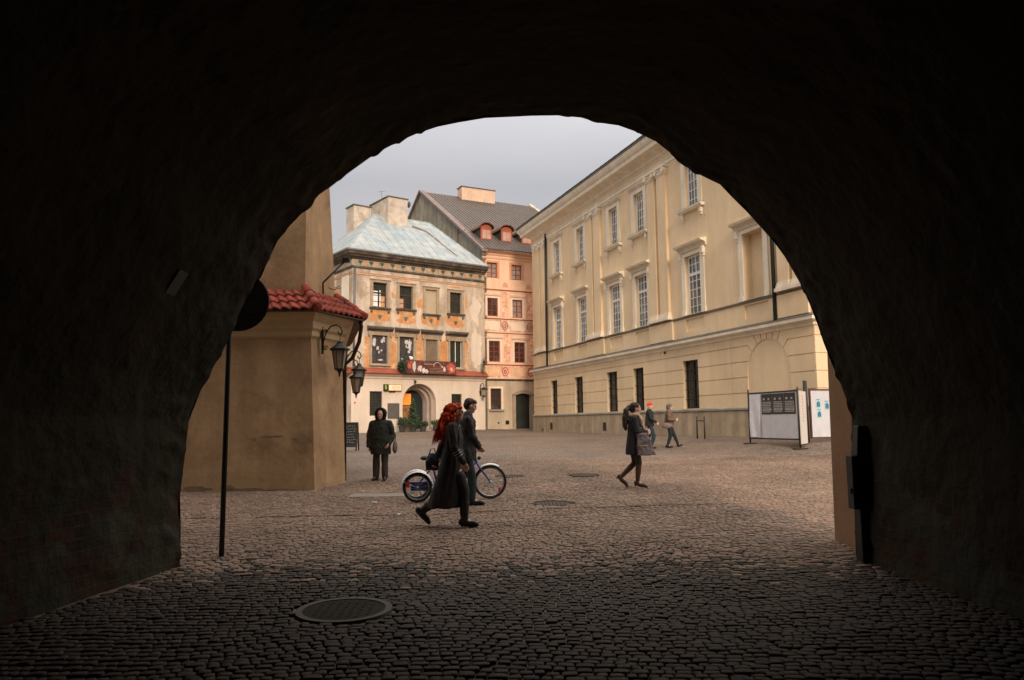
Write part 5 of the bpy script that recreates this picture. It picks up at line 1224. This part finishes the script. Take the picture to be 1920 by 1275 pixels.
# ================================================================== PEOPLE
M_SKIN = mat('skin', (.62, .36, .27), var=.08, scale=12, rough=.55, fine=.05)
M_EYE = mat('eye_dark', (.03, .02, .015), rough=.3, fine=0, var=0)
def solid(mb, voxel, name, m, parent, noise_amp=0, nscale=(14, 14, 4), smooth_it=3, seed=0):
    """union of overlapping closed shapes -> one continuous skin"""
    me = bpy.data.meshes.new('tmp'); me.from_pydata(mb.v, [], mb.f)
    bm = bmesh.new(); bm.from_mesh(me); bmesh.ops.recalc_face_normals(bm, faces=bm.faces); bm.to_mesh(me); bm.free()
    o = bpy.data.objects.new('tmp', me); COL.objects.link(o)
    r_ = o.modifiers.new('r', 'REMESH'); r_.mode = 'VOXEL'; r_.voxel_size = voxel; r_.use_smooth_shade = True
    s_ = o.modifiers.new('s', 'SMOOTH'); s_.iterations = smooth_it; s_.factor = .5
    dg = bpy.context.evaluated_depsgraph_get(); ev = o.evaluated_get(dg); nm = bpy.data.meshes.new_from_object(ev)
    bpy.data.objects.remove(o); bpy.data.meshes.remove(me)
    if noise_amp:
        cos = [v.co.copy() for v in nm.vertices]; nrm = [v.normal.copy() for v in nm.vertices]
        for v, c_, n_ in zip(nm.vertices, cos, nrm):
            q = Vector((c_.x*nscale[0]+seed, c_.y*nscale[1], c_.z*nscale[2]))
            v.co = c_+n_*noise_amp*(noise.noise(q)+.5*noise.noise(q*2.3))
    nm.materials.clear(); nm.materials.append(m)
    nm.polygons.foreach_set('use_smooth', [True]*len(nm.polygons))
    nm.name = name; ob = bpy.data.objects.new(name, nm); COL.objects.link(ob); ob.parent = parent
    return ob
def limb(mb, pts, rs, n=12):
    """chain of tapered segments with ball joints (closed volumes)"""
    for (a, b_), (r0_, r1_) in zip(zip(pts, pts[1:]), zip(rs, rs[1:])):
        mb.tube([a, b_], [r0_, r1_], n)
    for p, r_ in zip(pts, rs): mb.ell(p, (r_, r_, r_), n, 8)
    return mb
def head(mb, c, yaw=0, pitch=0):
    Rm = Matrix.Rotation(yaw, 3, 'Z') @ Matrix.Rotation(pitch, 3, 'Y'); c = Vector(c)
    def E_(off, r_): mb.ell(tuple(c+Rm @ Vector(off)), r_, 14, 10, rot=Rm)
    E_((-.012, 0, .03), (.098, .076, .098)); E_((.022, 0, -.045), (.066, .056, .072)); E_((.05, 0, -.085), (.036, .036, .026))
    E_((.090, 0, -.012), (.022, .013, .026)); E_((.078, 0, -.055), (.016, .026, .012)); E_((.070, 0, .030), (.028, .055, .016))
    for s in (-1, 1): E_((-.005, s*.076, -.005), (.020, .010, .032)); E_((.055, s*.035, -.022), (.03, .028, .03))
    return Rm
def eyes(c, Rm, parent):
    b = MB(); c = Vector(c)
    for s in (-1, 1): b.ell(tuple(c+Rm @ Vector((.079, s*.030, .008))), (.012, .013, .008), 8, 6)
    b.build('eyes', M_EYE, parent, world=False, smooth=True)
def hand(mb, w, d, palm, curl=.5, s=1):
    """w wrist point, d finger direction, palm = direction the palm faces"""
    w, d, p = Vector(w), Vector(d).normalized(), Vector(palm).normalized(); p = (p-d*p.dot(d)).normalized(); x = d.cross(p)*s
    for k in range(4):
        o = (k-1.5)*.021; base = w+d*.085+x*o
        mb.tube([tuple(w+x*o*.5), tuple(base)], [.017, .0145], 8); mb.ell(tuple(base), (.0145,)*3, 8, 6)
        L_ = (.066, .078, .072, .055)[k]; q = base; a = curl*.5; pts = [tuple(q)]
        for seg in (.45, .32, .23):
            q = q+(d*math.cos(a)+p*math.sin(a))*L_*seg*1.15; a += curl*.8; pts.append(tuple(q))
        limb(mb, pts, [.0105, .0098, .009, .008], 8)
    t0 = w+d*.03+x*(-.028); t1 = t0+(d*.7+x*(-.55)+p*.35).normalized()*.042; t2 = t1+(d*.85+p*.45).normalized()*.032
    limb(mb, [tuple(w+d*.01), tuple(t0), tuple(t1), tuple(t2)], [.018, .015, .012, .009], 8)
    return w+d*.09
def person(x, y, H, rot, label, J, name='person'):
    """skin body from joints (local: x forward, y left, z up)"""
    root = empty(name, (x, y, G(x, y)), label, 'person', None, rot); b = MB()
    h = J['head']; nk = J['neck']
    Rm = head(b, h, J.get('yaw', 0), J.get('pitch', 0))
    limb(b, [tuple(Vector(h)+Vector((-.02, 0, -.05))), nk], [.052, .056])
    sh = [Vector(J['shR']), Vector(J['shL'])]; ms = (sh[0]+sh[1])/2; hp = (Vector(J['hipR'])+Vector(J['hipL']))/2
    b.rings([(hp.x, 0, hp.z-.06, .10, .15), (hp.x, 0, hp.z+.10, .11, .155), ((hp.x*.6+ms.x*.4), 0, hp.z*.6+ms.z*.4, .10, .135), (ms.x, 0, ms.z-.15, .115, .155), (ms.x, 0, ms.z, .085, .15), (nk[0], 0, ms.z+.05, .05, .06)], 20)
    limb(b, [tuple(ms), nk], [.06, .055])
    for s in 'RL':
        limb(b, [J['sh'+s], J['el'+s], J['wr'+s]], [.052, .040, .028])
        dd = Vector(J['wr'+s])-Vector(J['el'+s])
        hand(b, J['wr'+s], J.get('hd'+s, dd), J.get('palm'+s, (0, 1 if s == 'R' else -1, 0)), J.get('curl'+s, .6), 1 if s == 'R' else -1)
        limb(b, [J['hip'+s], J['kn'+s], tuple(Vector(J['kn'+s]).lerp(Vector(J['an'+s]), .3)), J['an'+s]], [.085, .056, .055, .036])
        limb(b, [J['an'+s], J['toe'+s]], [.036, .026])
    solid(b, .010, 'body', M_SKIN, root, smooth_it=2)
    eyes(h, Rm, root)
    return root, Rm
def shoes(J, root, m, hi=0, heel=0, r_=.0, size=1):
    for s in 'RL':
        b = MB(); an, toe = Vector(J['an'+s]), Vector(J['toe'+s]); d = (toe-an); d.normalize()
        up = Vector(J['kn'+s])-an; up.normalize()
        hb_ = an+Vector((0, 0, -.0))-up*.045-d*.045
        limb(b, [tuple(an+up*(.04+hi)), tuple(an+up*.02), tuple(an-up*.02)], [.050+r_+hi*.06, .046+r_, .045+r_], 12)
        limb(b, [tuple(hb_), tuple(an-up*.03+d*.05), tuple(toe-d*.03), tuple(toe+d*.015)], [.040+r_*.6, .042+r_*.5, .038+r_*.4, .030+r_*.3], 12)
        solid(b, .010, 'boot' if hi else 'shoe', m, root, smooth_it=2)
        # sole
        so = MB(); q0 = hb_-up*.03; q1 = toe+d*.03-up*.03*(1 if toe.z > .06 else .0)
        so.tube([tuple(q0-d*.01+Vector((0, 0, -.012))), tuple(toe+d*.012+Vector((0, 0, -.020)))], .020, 8)
        so.build('sole', M_RUB, root, world=False, smooth=True) if r_ else None

# ---- red haired woman in a long black coat, striding right
M_COAT = mat('black_coat', (.018, .017, .017), var=.25, scale=5, rough=.8, bump=.4, bscale=60)
M_RHAIR = mat('red_hair', (.50, .060, .025), var=.5, scale=12, rough=.95, spec=.1, fine=.35, bscale=30)
M_BLEATHER = mat('black_leather', (.015, .014, .014), var=.2, rough=.4)
J = dict(head=(.055, 0, 1.60), neck=(.02, 0, 1.47), shR=(0, -.18, 1.40), shL=(0, .18, 1.40), elR=(.02, -.25, 1.12), wrR=(.15, -.25, .91), elL=(-.17, .23, 1.13), wrL=(-.24, .21, .93),
         hipR=(0, -.09, .90), hipL=(0, .09, .90), knR=(.16, -.09, .50), anR=(.16, -.09, .10), toeR=(.32, -.10, .045), knL=(-.08, .09, .47), anL=(-.44, .09, .22), toeL=(-.36, .09, .07),
         hdR=(.45, 0, -.9), curlR=.8, curlL=1.2)
RX, RY = -.86, 11.05
rt, Rm = person(RX, RY, 1.72, R(2), 'woman with long red hair in a long black coat striding right', J)
b = MB()
b.rings([(-.12, 0, .27, .25, .21), (-.10, 0, .40, .24, .21), (-.06, 0, .62, .205, .20), (-.02, 0, .85, .175, .20), (0, 0, 1.0, .155, .19), (.0, 0, 1.10, .13, .165), (.01, 0, 1.25, .135, .185), (0, 0, 1.38, .115, .195), (0, 0, 1.45, .08, .13), (.01, 0, 1.50, .065, .075)], 40, wob=.06, seed=1)
for s in 'RL': limb(b, [J['sh'+s], J['el'+s], J['wr'+s]], [.075, .060, .050])
solid(b, .010, 'coat', M_COAT, rt, .017, (11, 11, 2.4), 2)
b = MB()
for k, t_ in enumerate((.30, .45, .60)):
    p = Vector(J['elR']).lerp(Vector(J['wrR']), t_); d_ = (Vector(J['wrR'])-Vector(J['elR'])).normalized(); b.tube([tuple(p-d_*.006), tuple(p+d_*.006)], .0605, 14)
b.build('sleeve_strap', mat('grey_metal_strap', (.25, .25, .26), rough=.35, metal=.6), rt, world=False)
b = MB()
for (c_, r_) in (((.030, 0, 1.665), (.100, .088, .070)), ((-.03, 0, 1.615), (.098, .100, .115)), ((-.07, -.02, 1.51), (.095, .115, .13)), ((-.11, -.02, 1.39), (.090, .120, .12)), ((-.14, -.01, 1.29), (.06, .09, .09)), ((.01, -.085, 1.50), (.035, .035, .12)), ((.01, .085, 1.50), (.035, .035, .12)), ((-.02, -.11, 1.38), (.045, .04, .09))): b.ell(c_, r_, 16, 10)
hr = solid(b, .009, 'hair', M_RHAIR, rt, .030, (26, 26, 9), 1)
r_ = random.Random(8); st = MB()
for i in range(900):      # loose curls
    a = r_.uniform(0, 2*math.pi); t_ = r_.random(); cx_ = .0-.16*t_; cz_ = 1.66-.38*t_; rad = .105-.025*t_
    p = Vector((cx_+rad*math.cos(a)*1.0, rad*math.sin(a), cz_+r_.uniform(-.05, .05)))
    if p.x > .045 and p.z < 1.69: continue
    pts = []; 
    for k in range(6): pts.append((p.x-.012*k+.014*math.sin(k*1.9+a), p.y+.012*math.cos(k*2.1+a), p.z-.022*k))
    st.tube(pts, [.002, .0035, .0035, .003, .0025, .001], 3)
st.build('curls', M_RHAIR, hr, world=False, smooth=True)
shoes(J, rt, M_BLEATHER, hi=.20, r_=.012)
b = MB()
for s_ in (-1, 1): b.ell((.140, s_*.034, 1.607), (.010, .028, .020), 10, 6)
b.tube([(.145, -.06, 1.612), (.148, 0, 1.614), (.145, .06, 1.612)], .004, 5); b.tube([(.145, -.066, 1.612), (.05, -.084, 1.608)], .004, 5); b.tube([(.145, .066, 1.612), (.05, .084, 1.608)], .004, 5)
b.build('sunglasses', M_EYE, rt, world=False, smooth=True)
b = MB(); b.rings([(.01, 0, 1.44, .095, .105), (.01, 0, 1.50, .088, .094), (.01, 0, 1.54, .080, .085)], 18, cap=False); solid(MB().rings([(.01, 0, 1.43, .098, .11), (.01, 0, 1.50, .085, .09), (.015, 0, 1.535, .075, .078)], 18), .010, 'collar', M_COAT, rt, .008, (20, 20, 20))
b = MB(); b.rings([(.0, 0, 1.045, .146, .178), (.0, 0, 1.085, .142, .174)], 24, cap=False); b.build('belt', M_BLEATHER, rt, world=False, smooth=True)
b = MB(); 
for s in 'RL': limb(b, [tuple(Vector(J['hip'+s]).lerp(Vector(J['kn'+s]), .5)), J['kn'+s], tuple(Vector(J['an'+s]).lerp(Vector(J['kn'+s]), .2))], [.10, .075, .065])
solid(b, .012, 'trousers', mat('black_trousers', (.02, .02, .018)), rt, .006)
def in_frame(root, pts): 
    m = Matrix.Translation(root.location) @ Matrix.Rotation(root.rotation_euler.z, 4, 'Z'); return [m @ Vector(p) for p in pts]
M_BBAG = mat('blue_grey_bag', (.045, .06, .075), var=.3, rough=.7)
pb = in_frame(rt, [(-.30, .20, .80)])[0]
bg_ = empty('handbag', pb, 'dark blue grey shoulder bag held at the red haired woman\'s far side', 'bag', None, R(2))
b = MB().ell((0, 0, .10), (.11, .05, .13), 14, 8).box(-.10, .09, -.04, .04, -.02, .12); solid(b, .010, 'bag_body', M_BBAG, bg_, .01, (10, 10, 10), 4)
MB().tube([(-.07, 0, .16), (-.03, 0, .28), (.02, 0, .29), (.06, 0, .16)], .008, 6).build('strap', M_BBAG, bg_, world=False)

# ---- man with dark short hair, dark jacket, jeans, pushing the tricycle
M_JACK = mat('charcoal_jacket', (.019, .019, .018), var=.25, scale=5, rough=.75, bump=.4, bscale=60)
M_DHAIR = mat('dark_brown_hair', (.035, .018, .010), var=.3, scale=20, fine=.3, bscale=40, rough=.6)
M_JEAN = mat('teal_jeans', (.015, .030, .033), var=.25, scale=6, rough=.85, bump=.3, bscale=80)
JM = dict(head=(.05, 0, 1.685), neck=(.0, 0, 1.54), pitch=R(14), shR=(-.02, -.20, 1.46), shL=(-.02, .20, 1.46), elR=(.07, -.17, 1.17), wrR=(.20, .02, .98), elL=(.0, .27, 1.18), wrL=(.14, .38, 1.0),
          hipR=(-.03, -.095, .94), hipL=(-.03, .095, .94), knR=(.05, -.095, .50), anR=(.06, -.10, .09), toeR=(.23, -.11, .04), knL=(-.08, .095, .49), anL=(-.33, .10, .16), toeL=(-.21, .10, .045),
          hdR=(.6, .2, -.75), palmR=(.3, .9, .1), curlR=1.3, curlL=1.3)
mn, Rm = person(-.78, 13.42, 1.80, R(5), 'short haired man in a dark jacket and teal jeans pushing the blue tricycle', JM)
b = MB()
b.rings([(-.02, 0, .76, .155, .20), (-.02, 0, .90, .15, .195), (-.02, 0, 1.05, .135, .18), (0, 0, 1.25, .14, .19), (-.01, 0, 1.42, .13, .215), (-.01, 0, 1.52, .085, .13), (.0, 0, 1.58, .072, .08)], 32, wob=.03, seed=4)
for s in 'RL': limb(b, [JM['sh'+s], JM['el'+s], JM['wr'+s]], [.074, .060, .050])
solid(b, .011, 'jacket', M_JACK, mn, .022, (10, 10, 6), 2, 3)
b = MB()
for s in 'RL': limb(b, [JM['hip'+s], JM['kn'+s], tuple(Vector(JM['kn'+s]).lerp(Vector(JM['an'+s]), .35)), tuple(Vector(JM['an'+s]).lerp(Vector(JM['kn'+s]), .08))], [.088, .078, .072, .062])
solid(b, .012, 'jeans', M_JEAN, mn, .008, (12, 12, 8), 3)
b = MB(); hc = Vector(JM['head'])
for (o, r_) in (((-.03, 0, .055), (.105, .088, .085)), ((-.06, 0, .0), (.075, .08, .08)), ((.03, 0, .085), (.06, .066, .035))): b.ell(tuple(hc+Rm @ Vector(o)), r_, 14, 9, rot=Rm)
solid(b, .010, 'hair', M_DHAIR, mn, .012, (30, 30, 30), 1)
b = MB(); b.rings([(.0, 0, 1.50, .085, .095), (.0, 0, 1.56, .078, .085), (.0, 0, 1.60, .070, .075)], 18); solid(b, .010, 'collar', mat('blue_grey_collar', (.10, .12, .16)), mn, .004)
shoes(JM, mn, M_BLEATHER, r_=.006)

# ---- hooded person facing the camera
M_PARK = mat('dark_olive_parka', (.021, .023, .017), var=.25, scale=5, rough=.8, bump=.5, bscale=40)
M_FUR = mat('black_fur', (.012, .011, .010), var=.3, fine=.4, bscale=60)
JH = dict(head=(.04, 0, 1.51), neck=(.0, 0, 1.38), shR=(0, -.19, 1.30), shL=(0, .19, 1.30), elR=(-.02, -.27, 1.03), wrR=(.04, -.27, .79), elL=(-.02, .28, 1.04), wrL=(.10, .22, .86),
          hipR=(0, -.09, .83), hipL=(0, .09, .83), knR=(.01, -.10, .45), anR=(0, -.105, .08), toeR=(.13, -.14, .035), knL=(.01, .10, .45), anL=(0, .10, .08), toeL=(.14, .12, .035), curlR=1.0)
hd, Rm = person(-3.07, 17.95, 1.62, R(-94), 'person in a black fur hood and dark olive parka standing alone facing the passage', JH)
b = MB()
b.rings([(0, 0, .60, .17, .235), (.0, 0, .72, .17, .235), (0, 0, .9, .165, .225), (0, 0, 1.1, .16, .22), (0, 0, 1.22, .15, .225), (0, 0, 1.33, .12, .20), (-.01, 0, 1.42, .09, .11)], 32, wob=.02, seed=2)
for s in 'RL': limb(b, [JH['sh'+s], JH['el'+s], JH['wr'+s]], [.09, .078, .062])
solid(b, .011, 'parka', M_PARK, hd, .018, (7, 7, 6), 2, 7)
b = MB()
b.ell((-.035, 0, 1.53), (.125, .135, .150), 18, 12); ho = solid(b, .010, 'hood', M_PARK, hd, .008, (15, 15, 15), 2)
b = MB(); n = 24
b.tube([(.055, .100*math.cos(2*math.pi*i/n), 1.505+.135*math.sin(2*math.pi*i/n)) for i in range(n)], .034, 8, closed=True)
solid(b, .008, 'fur_trim', M_FUR, hd, .03, (60, 60, 60), 0)
b = MB()
for s in 'RL': limb(b, [JH['hip'+s], JH['kn'+s], tuple(Vector(JH['an'+s])+Vector((0, 0, .02)))], [.095, .082, .078])
solid(b, .012, 'trousers', mat('brown_grey_trousers', (.055, .042, .030), var=.2, scale=5), hd, .010, (12, 12, 6), 3)
shoes(JH, hd, M_BLEATHER, r_=.008)
pb = in_frame(hd, [(-.02, .33, .76)])[0]
bg_ = empty('handbag', pb, 'grey brown handbag hanging at the side of the hooded person', 'bag', None, R(-94))
b = MB().ell((0, 0, 0), (.14, .05, .15), 14, 8); solid(b, .012, 'bag_body', mat('grey_brown_bag', (.10, .08, .07), var=.2), bg_, .008, (10, 10, 10))
MB().tube([(-.08, 0, .11), (-.05, -.02, .32), (.03, -.03, .36), (.09, 0, .11)], .008, 6).build('strap', M_BLEATHER, bg_, world=False)

# ---- woman in black coat and brown boots walking right
M_NAVY = mat('blue_black_coat', (.016, .017, .021), var=.2, scale=5, rough=.85, bump=.3, bscale=60)
M_SCARF = mat('beige_scarf', (.46, .32, .24), var=.2, scale=20, rough=.9, bump=.5, bscale=50)
M_BBOOT = mat('brown_leather_boot', (.055, .025, .014), var=.25, scale=8, rough=.5)
JW = dict(head=(.06, 0, 1.595), neck=(.02, 0, 1.46), yaw=R(-8), shR=(0, -.17, 1.38), shL=(0, .17, 1.38), elR=(.02, -.24, 1.13), wrR=(.22, -.16, 1.12), elL=(.03, .22, 1.14), wrL=(.24, .10, 1.15),
          hipR=(0, -.085, .90), hipL=(0, .085, .90), knR=(.07, -.085, .50), anR=(.03, -.09, .12), toeR=(.17, -.10, .045), knL=(.03, .085, .50), anL=(-.26, .09, .22), toeL=(-.17, .09, .075),
          hdR=(.9, .3, -.1), hdL=(.9, -.3, -.1), curlR=1.2, curlL=1.2)
wm_, Rm = person(2.46, 15.80, 1.72, R(4), 'woman with dark ponytail, black coat and brown boots walking right', JW)
b = MB()
b.rings([(-.02, 0, .665, .155, .19), (-.02, 0, .80, .15, .185), (-.01, 0, .95, .135, .175), (0, 0, 1.12, .12, .16), (.01, 0, 1.25, .125, .175), (0, 0, 1.36, .11, .185), (0, 0, 1.44, .075, .12), (.01, 0, 1.49, .06, .07)], 32, wob=.03, seed=3)
for s in 'RL': limb(b, [JW['sh'+s], JW['el'+s], JW['wr'+s]], [.07, .055, .046])
solid(b, .011, 'coat', M_NAVY, wm_, .010, (9, 9, 4), 3, 1)
b = MB(); hc = Vector(JW['head'])
for (o, r_) in (((-.025, 0, .045), (.108, .090, .092)), ((-.06, 0, -.0), (.07, .08, .09)), ((-.13, 0, .03), (.05, .05, .05))): b.ell(tuple(hc+Rm @ Vector(o)), r_, 14, 9, rot=Rm)
limb(b, [(-.08, 0, 1.63), (-.14, -.02, 1.56), (-.17, -.02, 1.42), (-.18, -.02, 1.26), (-.17, -.02, 1.16)], [.04, .055, .062, .05, .02])
solid(b, .010, 'hair', M_DHAIR, wm_, .014, (40, 40, 8), 1)
b = MB()
b.tube([(.09*math.cos(a)+.01, .09*math.sin(a), 1.47+.02*math.cos(a)) for a in [2*math.pi*i/14 for i in range(14)]], .036, 8, closed=True)
limb(b, [(.10, -.05, 1.46), (.15, -.08, 1.36), (.17, -.09, 1.25), (.20, -.09, 1.16)], [.035, .04, .04, .035]); limb(b, [(.10, .03, 1.46), (.15, .02, 1.34), (.16, .02, 1.24)], [.035, .035, .03])
solid(b, .010, 'scarf', M_SCARF, wm_, .012, (20, 20, 10), 2)
b = MB()
for s in 'RL': limb(b, [JW['hip'+s], JW['kn'+s], tuple(Vector(JW['kn'+s]).lerp(Vector(JW['an'+s]), .5))], [.095, .064, .050])
solid(b, .011, 'leggings', mat('dark_brown_leggings', (.04, .028, .018)), wm_, 0)
for s in 'RL':
    b = MB(); kn, an, toe = Vector(JW['kn'+s]), Vector(JW['an'+s]), Vector(JW['toe'+s]); d_ = (toe-an).normalized(); up = (kn-an).normalized()
    limb(b, [tuple(an.lerp(kn, .86)), tuple(an.lerp(kn, .6)), tuple(an.lerp(kn, .15)), tuple(an)], [.062, .060, .045, .042])
    limb(b, [tuple(an-up*.03-d_*.035), tuple(an-up*.03+d_*.05), tuple(toe-d_*.02), tuple(toe+d_*.05)], [.042, .046, .042, .028])
    limb(b, [tuple(an-up*.05-d_*.045), tuple(an-up*.10-d_*.045)], [.022, .015])
    solid(b, .009, 'boot', M_BBOOT, wm_, smooth_it=1)
pb = in_frame(wm_, [(.14, -.21, .78)])[0]
bg_ = empty('handbag', pb, 'large grey violet bag hanging from the forearm of the booted woman', 'bag', None, R(4))
b = MB(); b.add([(-.13, -.05, .32), (.10, -.05, .32), (.10, .05, .32), (-.13, .05, .32), (-.12, -.09, -.12), (.24, -.09, -.12), (.24, .09, -.12), (-.12, .09, -.12)], [(0, 1, 2, 3), (4, 7, 6, 5), (0, 4, 5, 1), (1, 5, 6, 2), (2, 6, 7, 3), (3, 7, 4, 0)])
solid(b, .012, 'bag_body', mat('grey_violet_bag', (.15, .115, .115), var=.2, scale=6, rough=.6, bump=.3), bg_, .02, (8, 8, 8), 4)
MB().tube([(-.09, 0, .30), (-.04, 0, .40), (.02, 0, .40), (.07, 0, .30)], .010, 6).build('strap', M_BLEATHER, bg_, world=False)
MB().box(-.08, .08, -.082, -.075, .06, .08).build('pale_trim', mat('bag_trim', (.42, .33, .28)), bg_, world=False)

# ---- two people near the palace
M_RHAT = mat('red_knit_hat', (.70, .045, .03), var=.1, rough=.9, bump=.5, bscale=60)
J1 = dict(head=(.03, 0, 1.58), neck=(.0, 0, 1.46), shR=(0, -.20, 1.40), shL=(0, .20, 1.40), elR=(.06, -.27, 1.13), wrR=(.24, -.28, .98), elL=(-.10, .26, 1.14), wrL=(-.16, .26, .90),
          hipR=(0, -.09, .90), hipL=(0, .09, .90), knR=(.14, -.09, .50), anR=(.04, -.09, .09), toeR=(.19, -.10, .045), knL=(-.05, .09, .47), anL=(-.28, .09, .14), toeL=(-.17, .09, .05), curlR=1.0, curlL=1.0)
p1, Rm = person(5.15, 29.1, 1.72, R(-12), 'person in a bright red knitted hat and dark jacket walking near the palace', J1)
b = MB(); b.rings([(0, 0, .84, .16, .20), (0, 0, 1.0, .155, .20), (0, 0, 1.2, .15, .205), (0, 0, 1.36, .13, .215), (0, 0, 1.46, .08, .11), (0, 0, 1.50, .07, .08)], 24, wob=.03)
for s in 'RL': limb(b, [J1['sh'+s], J1['el'+s], J1['wr'+s]], [.085, .066, .052])
solid(b, .014, 'jacket', M_NAVY, p1, .014, (8, 8, 6))
b = MB().ell((.02, 0, 1.655), (.105, .095, .085), 16, 10).ell((.02, 0, 1.74), (.03, .03, .03), 10, 6); solid(b, .010, 'knit_hat', M_RHAT, p1, .004, (40, 40, 40))
b = MB()
for s in 'RL': limb(b, [J1['hip'+s], J1['kn'+s], J1['an'+s]], [.09, .078, .06])
solid(b, .013, 'jeans', mat('blue_jeans', (.018, .038, .058), var=.25, scale=5), p1, .008); shoes(J1, p1, M_BLEATHER, r_=.006)
J2 = dict(head=(.03, 0, 1.50), neck=(.0, 0, 1.38), yaw=R(-25), shR=(0, -.19, 1.31), shL=(0, .19, 1.31), elR=(.0, -.27, 1.06), wrR=(.20, -.14, 1.03), elL=(.02, .26, 1.07), wrL=(.22, .08, 1.06),
          hipR=(0, -.09, .85), hipL=(0, .09, .85), knR=(.02, -.09, .46), anR=(-.09, -.09, .09), toeR=(.06, -.10, .04), knL=(.16, .09, .47), anL=(.30, .09, .12), toeL=(.42, .09, .10), hdR=(.9, .4, 0), hdL=(.9, -.4, 0), curlR=1.2, curlL=1.2)
p2, Rm = person(5.90, 29.15, 1.64, R(-10), 'person in a grey brown hat and tan padded jacket walking right near the palace', J2)
M_TAN = mat('tan_padded_jacket', (.14, .092, .07), var=.15, scale=6, rough=.8, bump=.5, bscale=20)
b = MB(); b.rings([(0, 0, .86, .17, .21), (0, 0, 1.0, .17, .215), (0, 0, 1.2, .16, .215), (0, 0, 1.30, .13, .21), (0, 0, 1.39, .10, .12), (0, 0, 1.44, .08, .09)], 24, wob=.02)
for s in 'RL': limb(b, [J2['sh'+s], J2['el'+s], J2['wr'+s]], [.088, .07, .055])
solid(b, .014, 'jacket', M_TAN, p2, .016, (6, 6, 14))
b = MB().ell((.01, 0, 1.56), (.112, .10, .095), 16, 10).ell((-.02, 0, 1.50), (.09, .10, .08), 14, 8); solid(b, .010, 'knit_hat', mat('grey_brown_hat', (.12, .10, .08), var=.2), p2, .008, (30, 30, 30))
b = MB()
for s in 'RL': limb(b, [J2['hip'+s], J2['kn'+s], tuple(Vector(J2['an'+s]).lerp(Vector(J2['kn'+s]), .1))], [.09, .074, .055])
solid(b, .013, 'trousers', mat('dark_teal_trousers', (.012, .022, .022), var=.2), p2, .006); shoes(J2, p2, M_BLEATHER, r_=.006)
pb = in_frame(p2, [(-.10, -.30, .82)])[0]
bg_ = empty('handbag', pb, 'mauve grey handbag at the hip of the person in the tan jacket', 'bag', None, R(-10))
b = MB().ell((0, 0, 0), (.20, .07, .11), 14, 8); solid(b, .014, 'bag_body', mat('mauve_bag', (.17, .12, .12), var=.2), bg_, .008, (10, 10, 10))
MB().tube([(-.12, 0, .06), (-.02, .05, .30), (.04, .08, .32), (.13, 0, .05)], .010, 6).build('strap', M_BLEATHER, bg_, world=False)
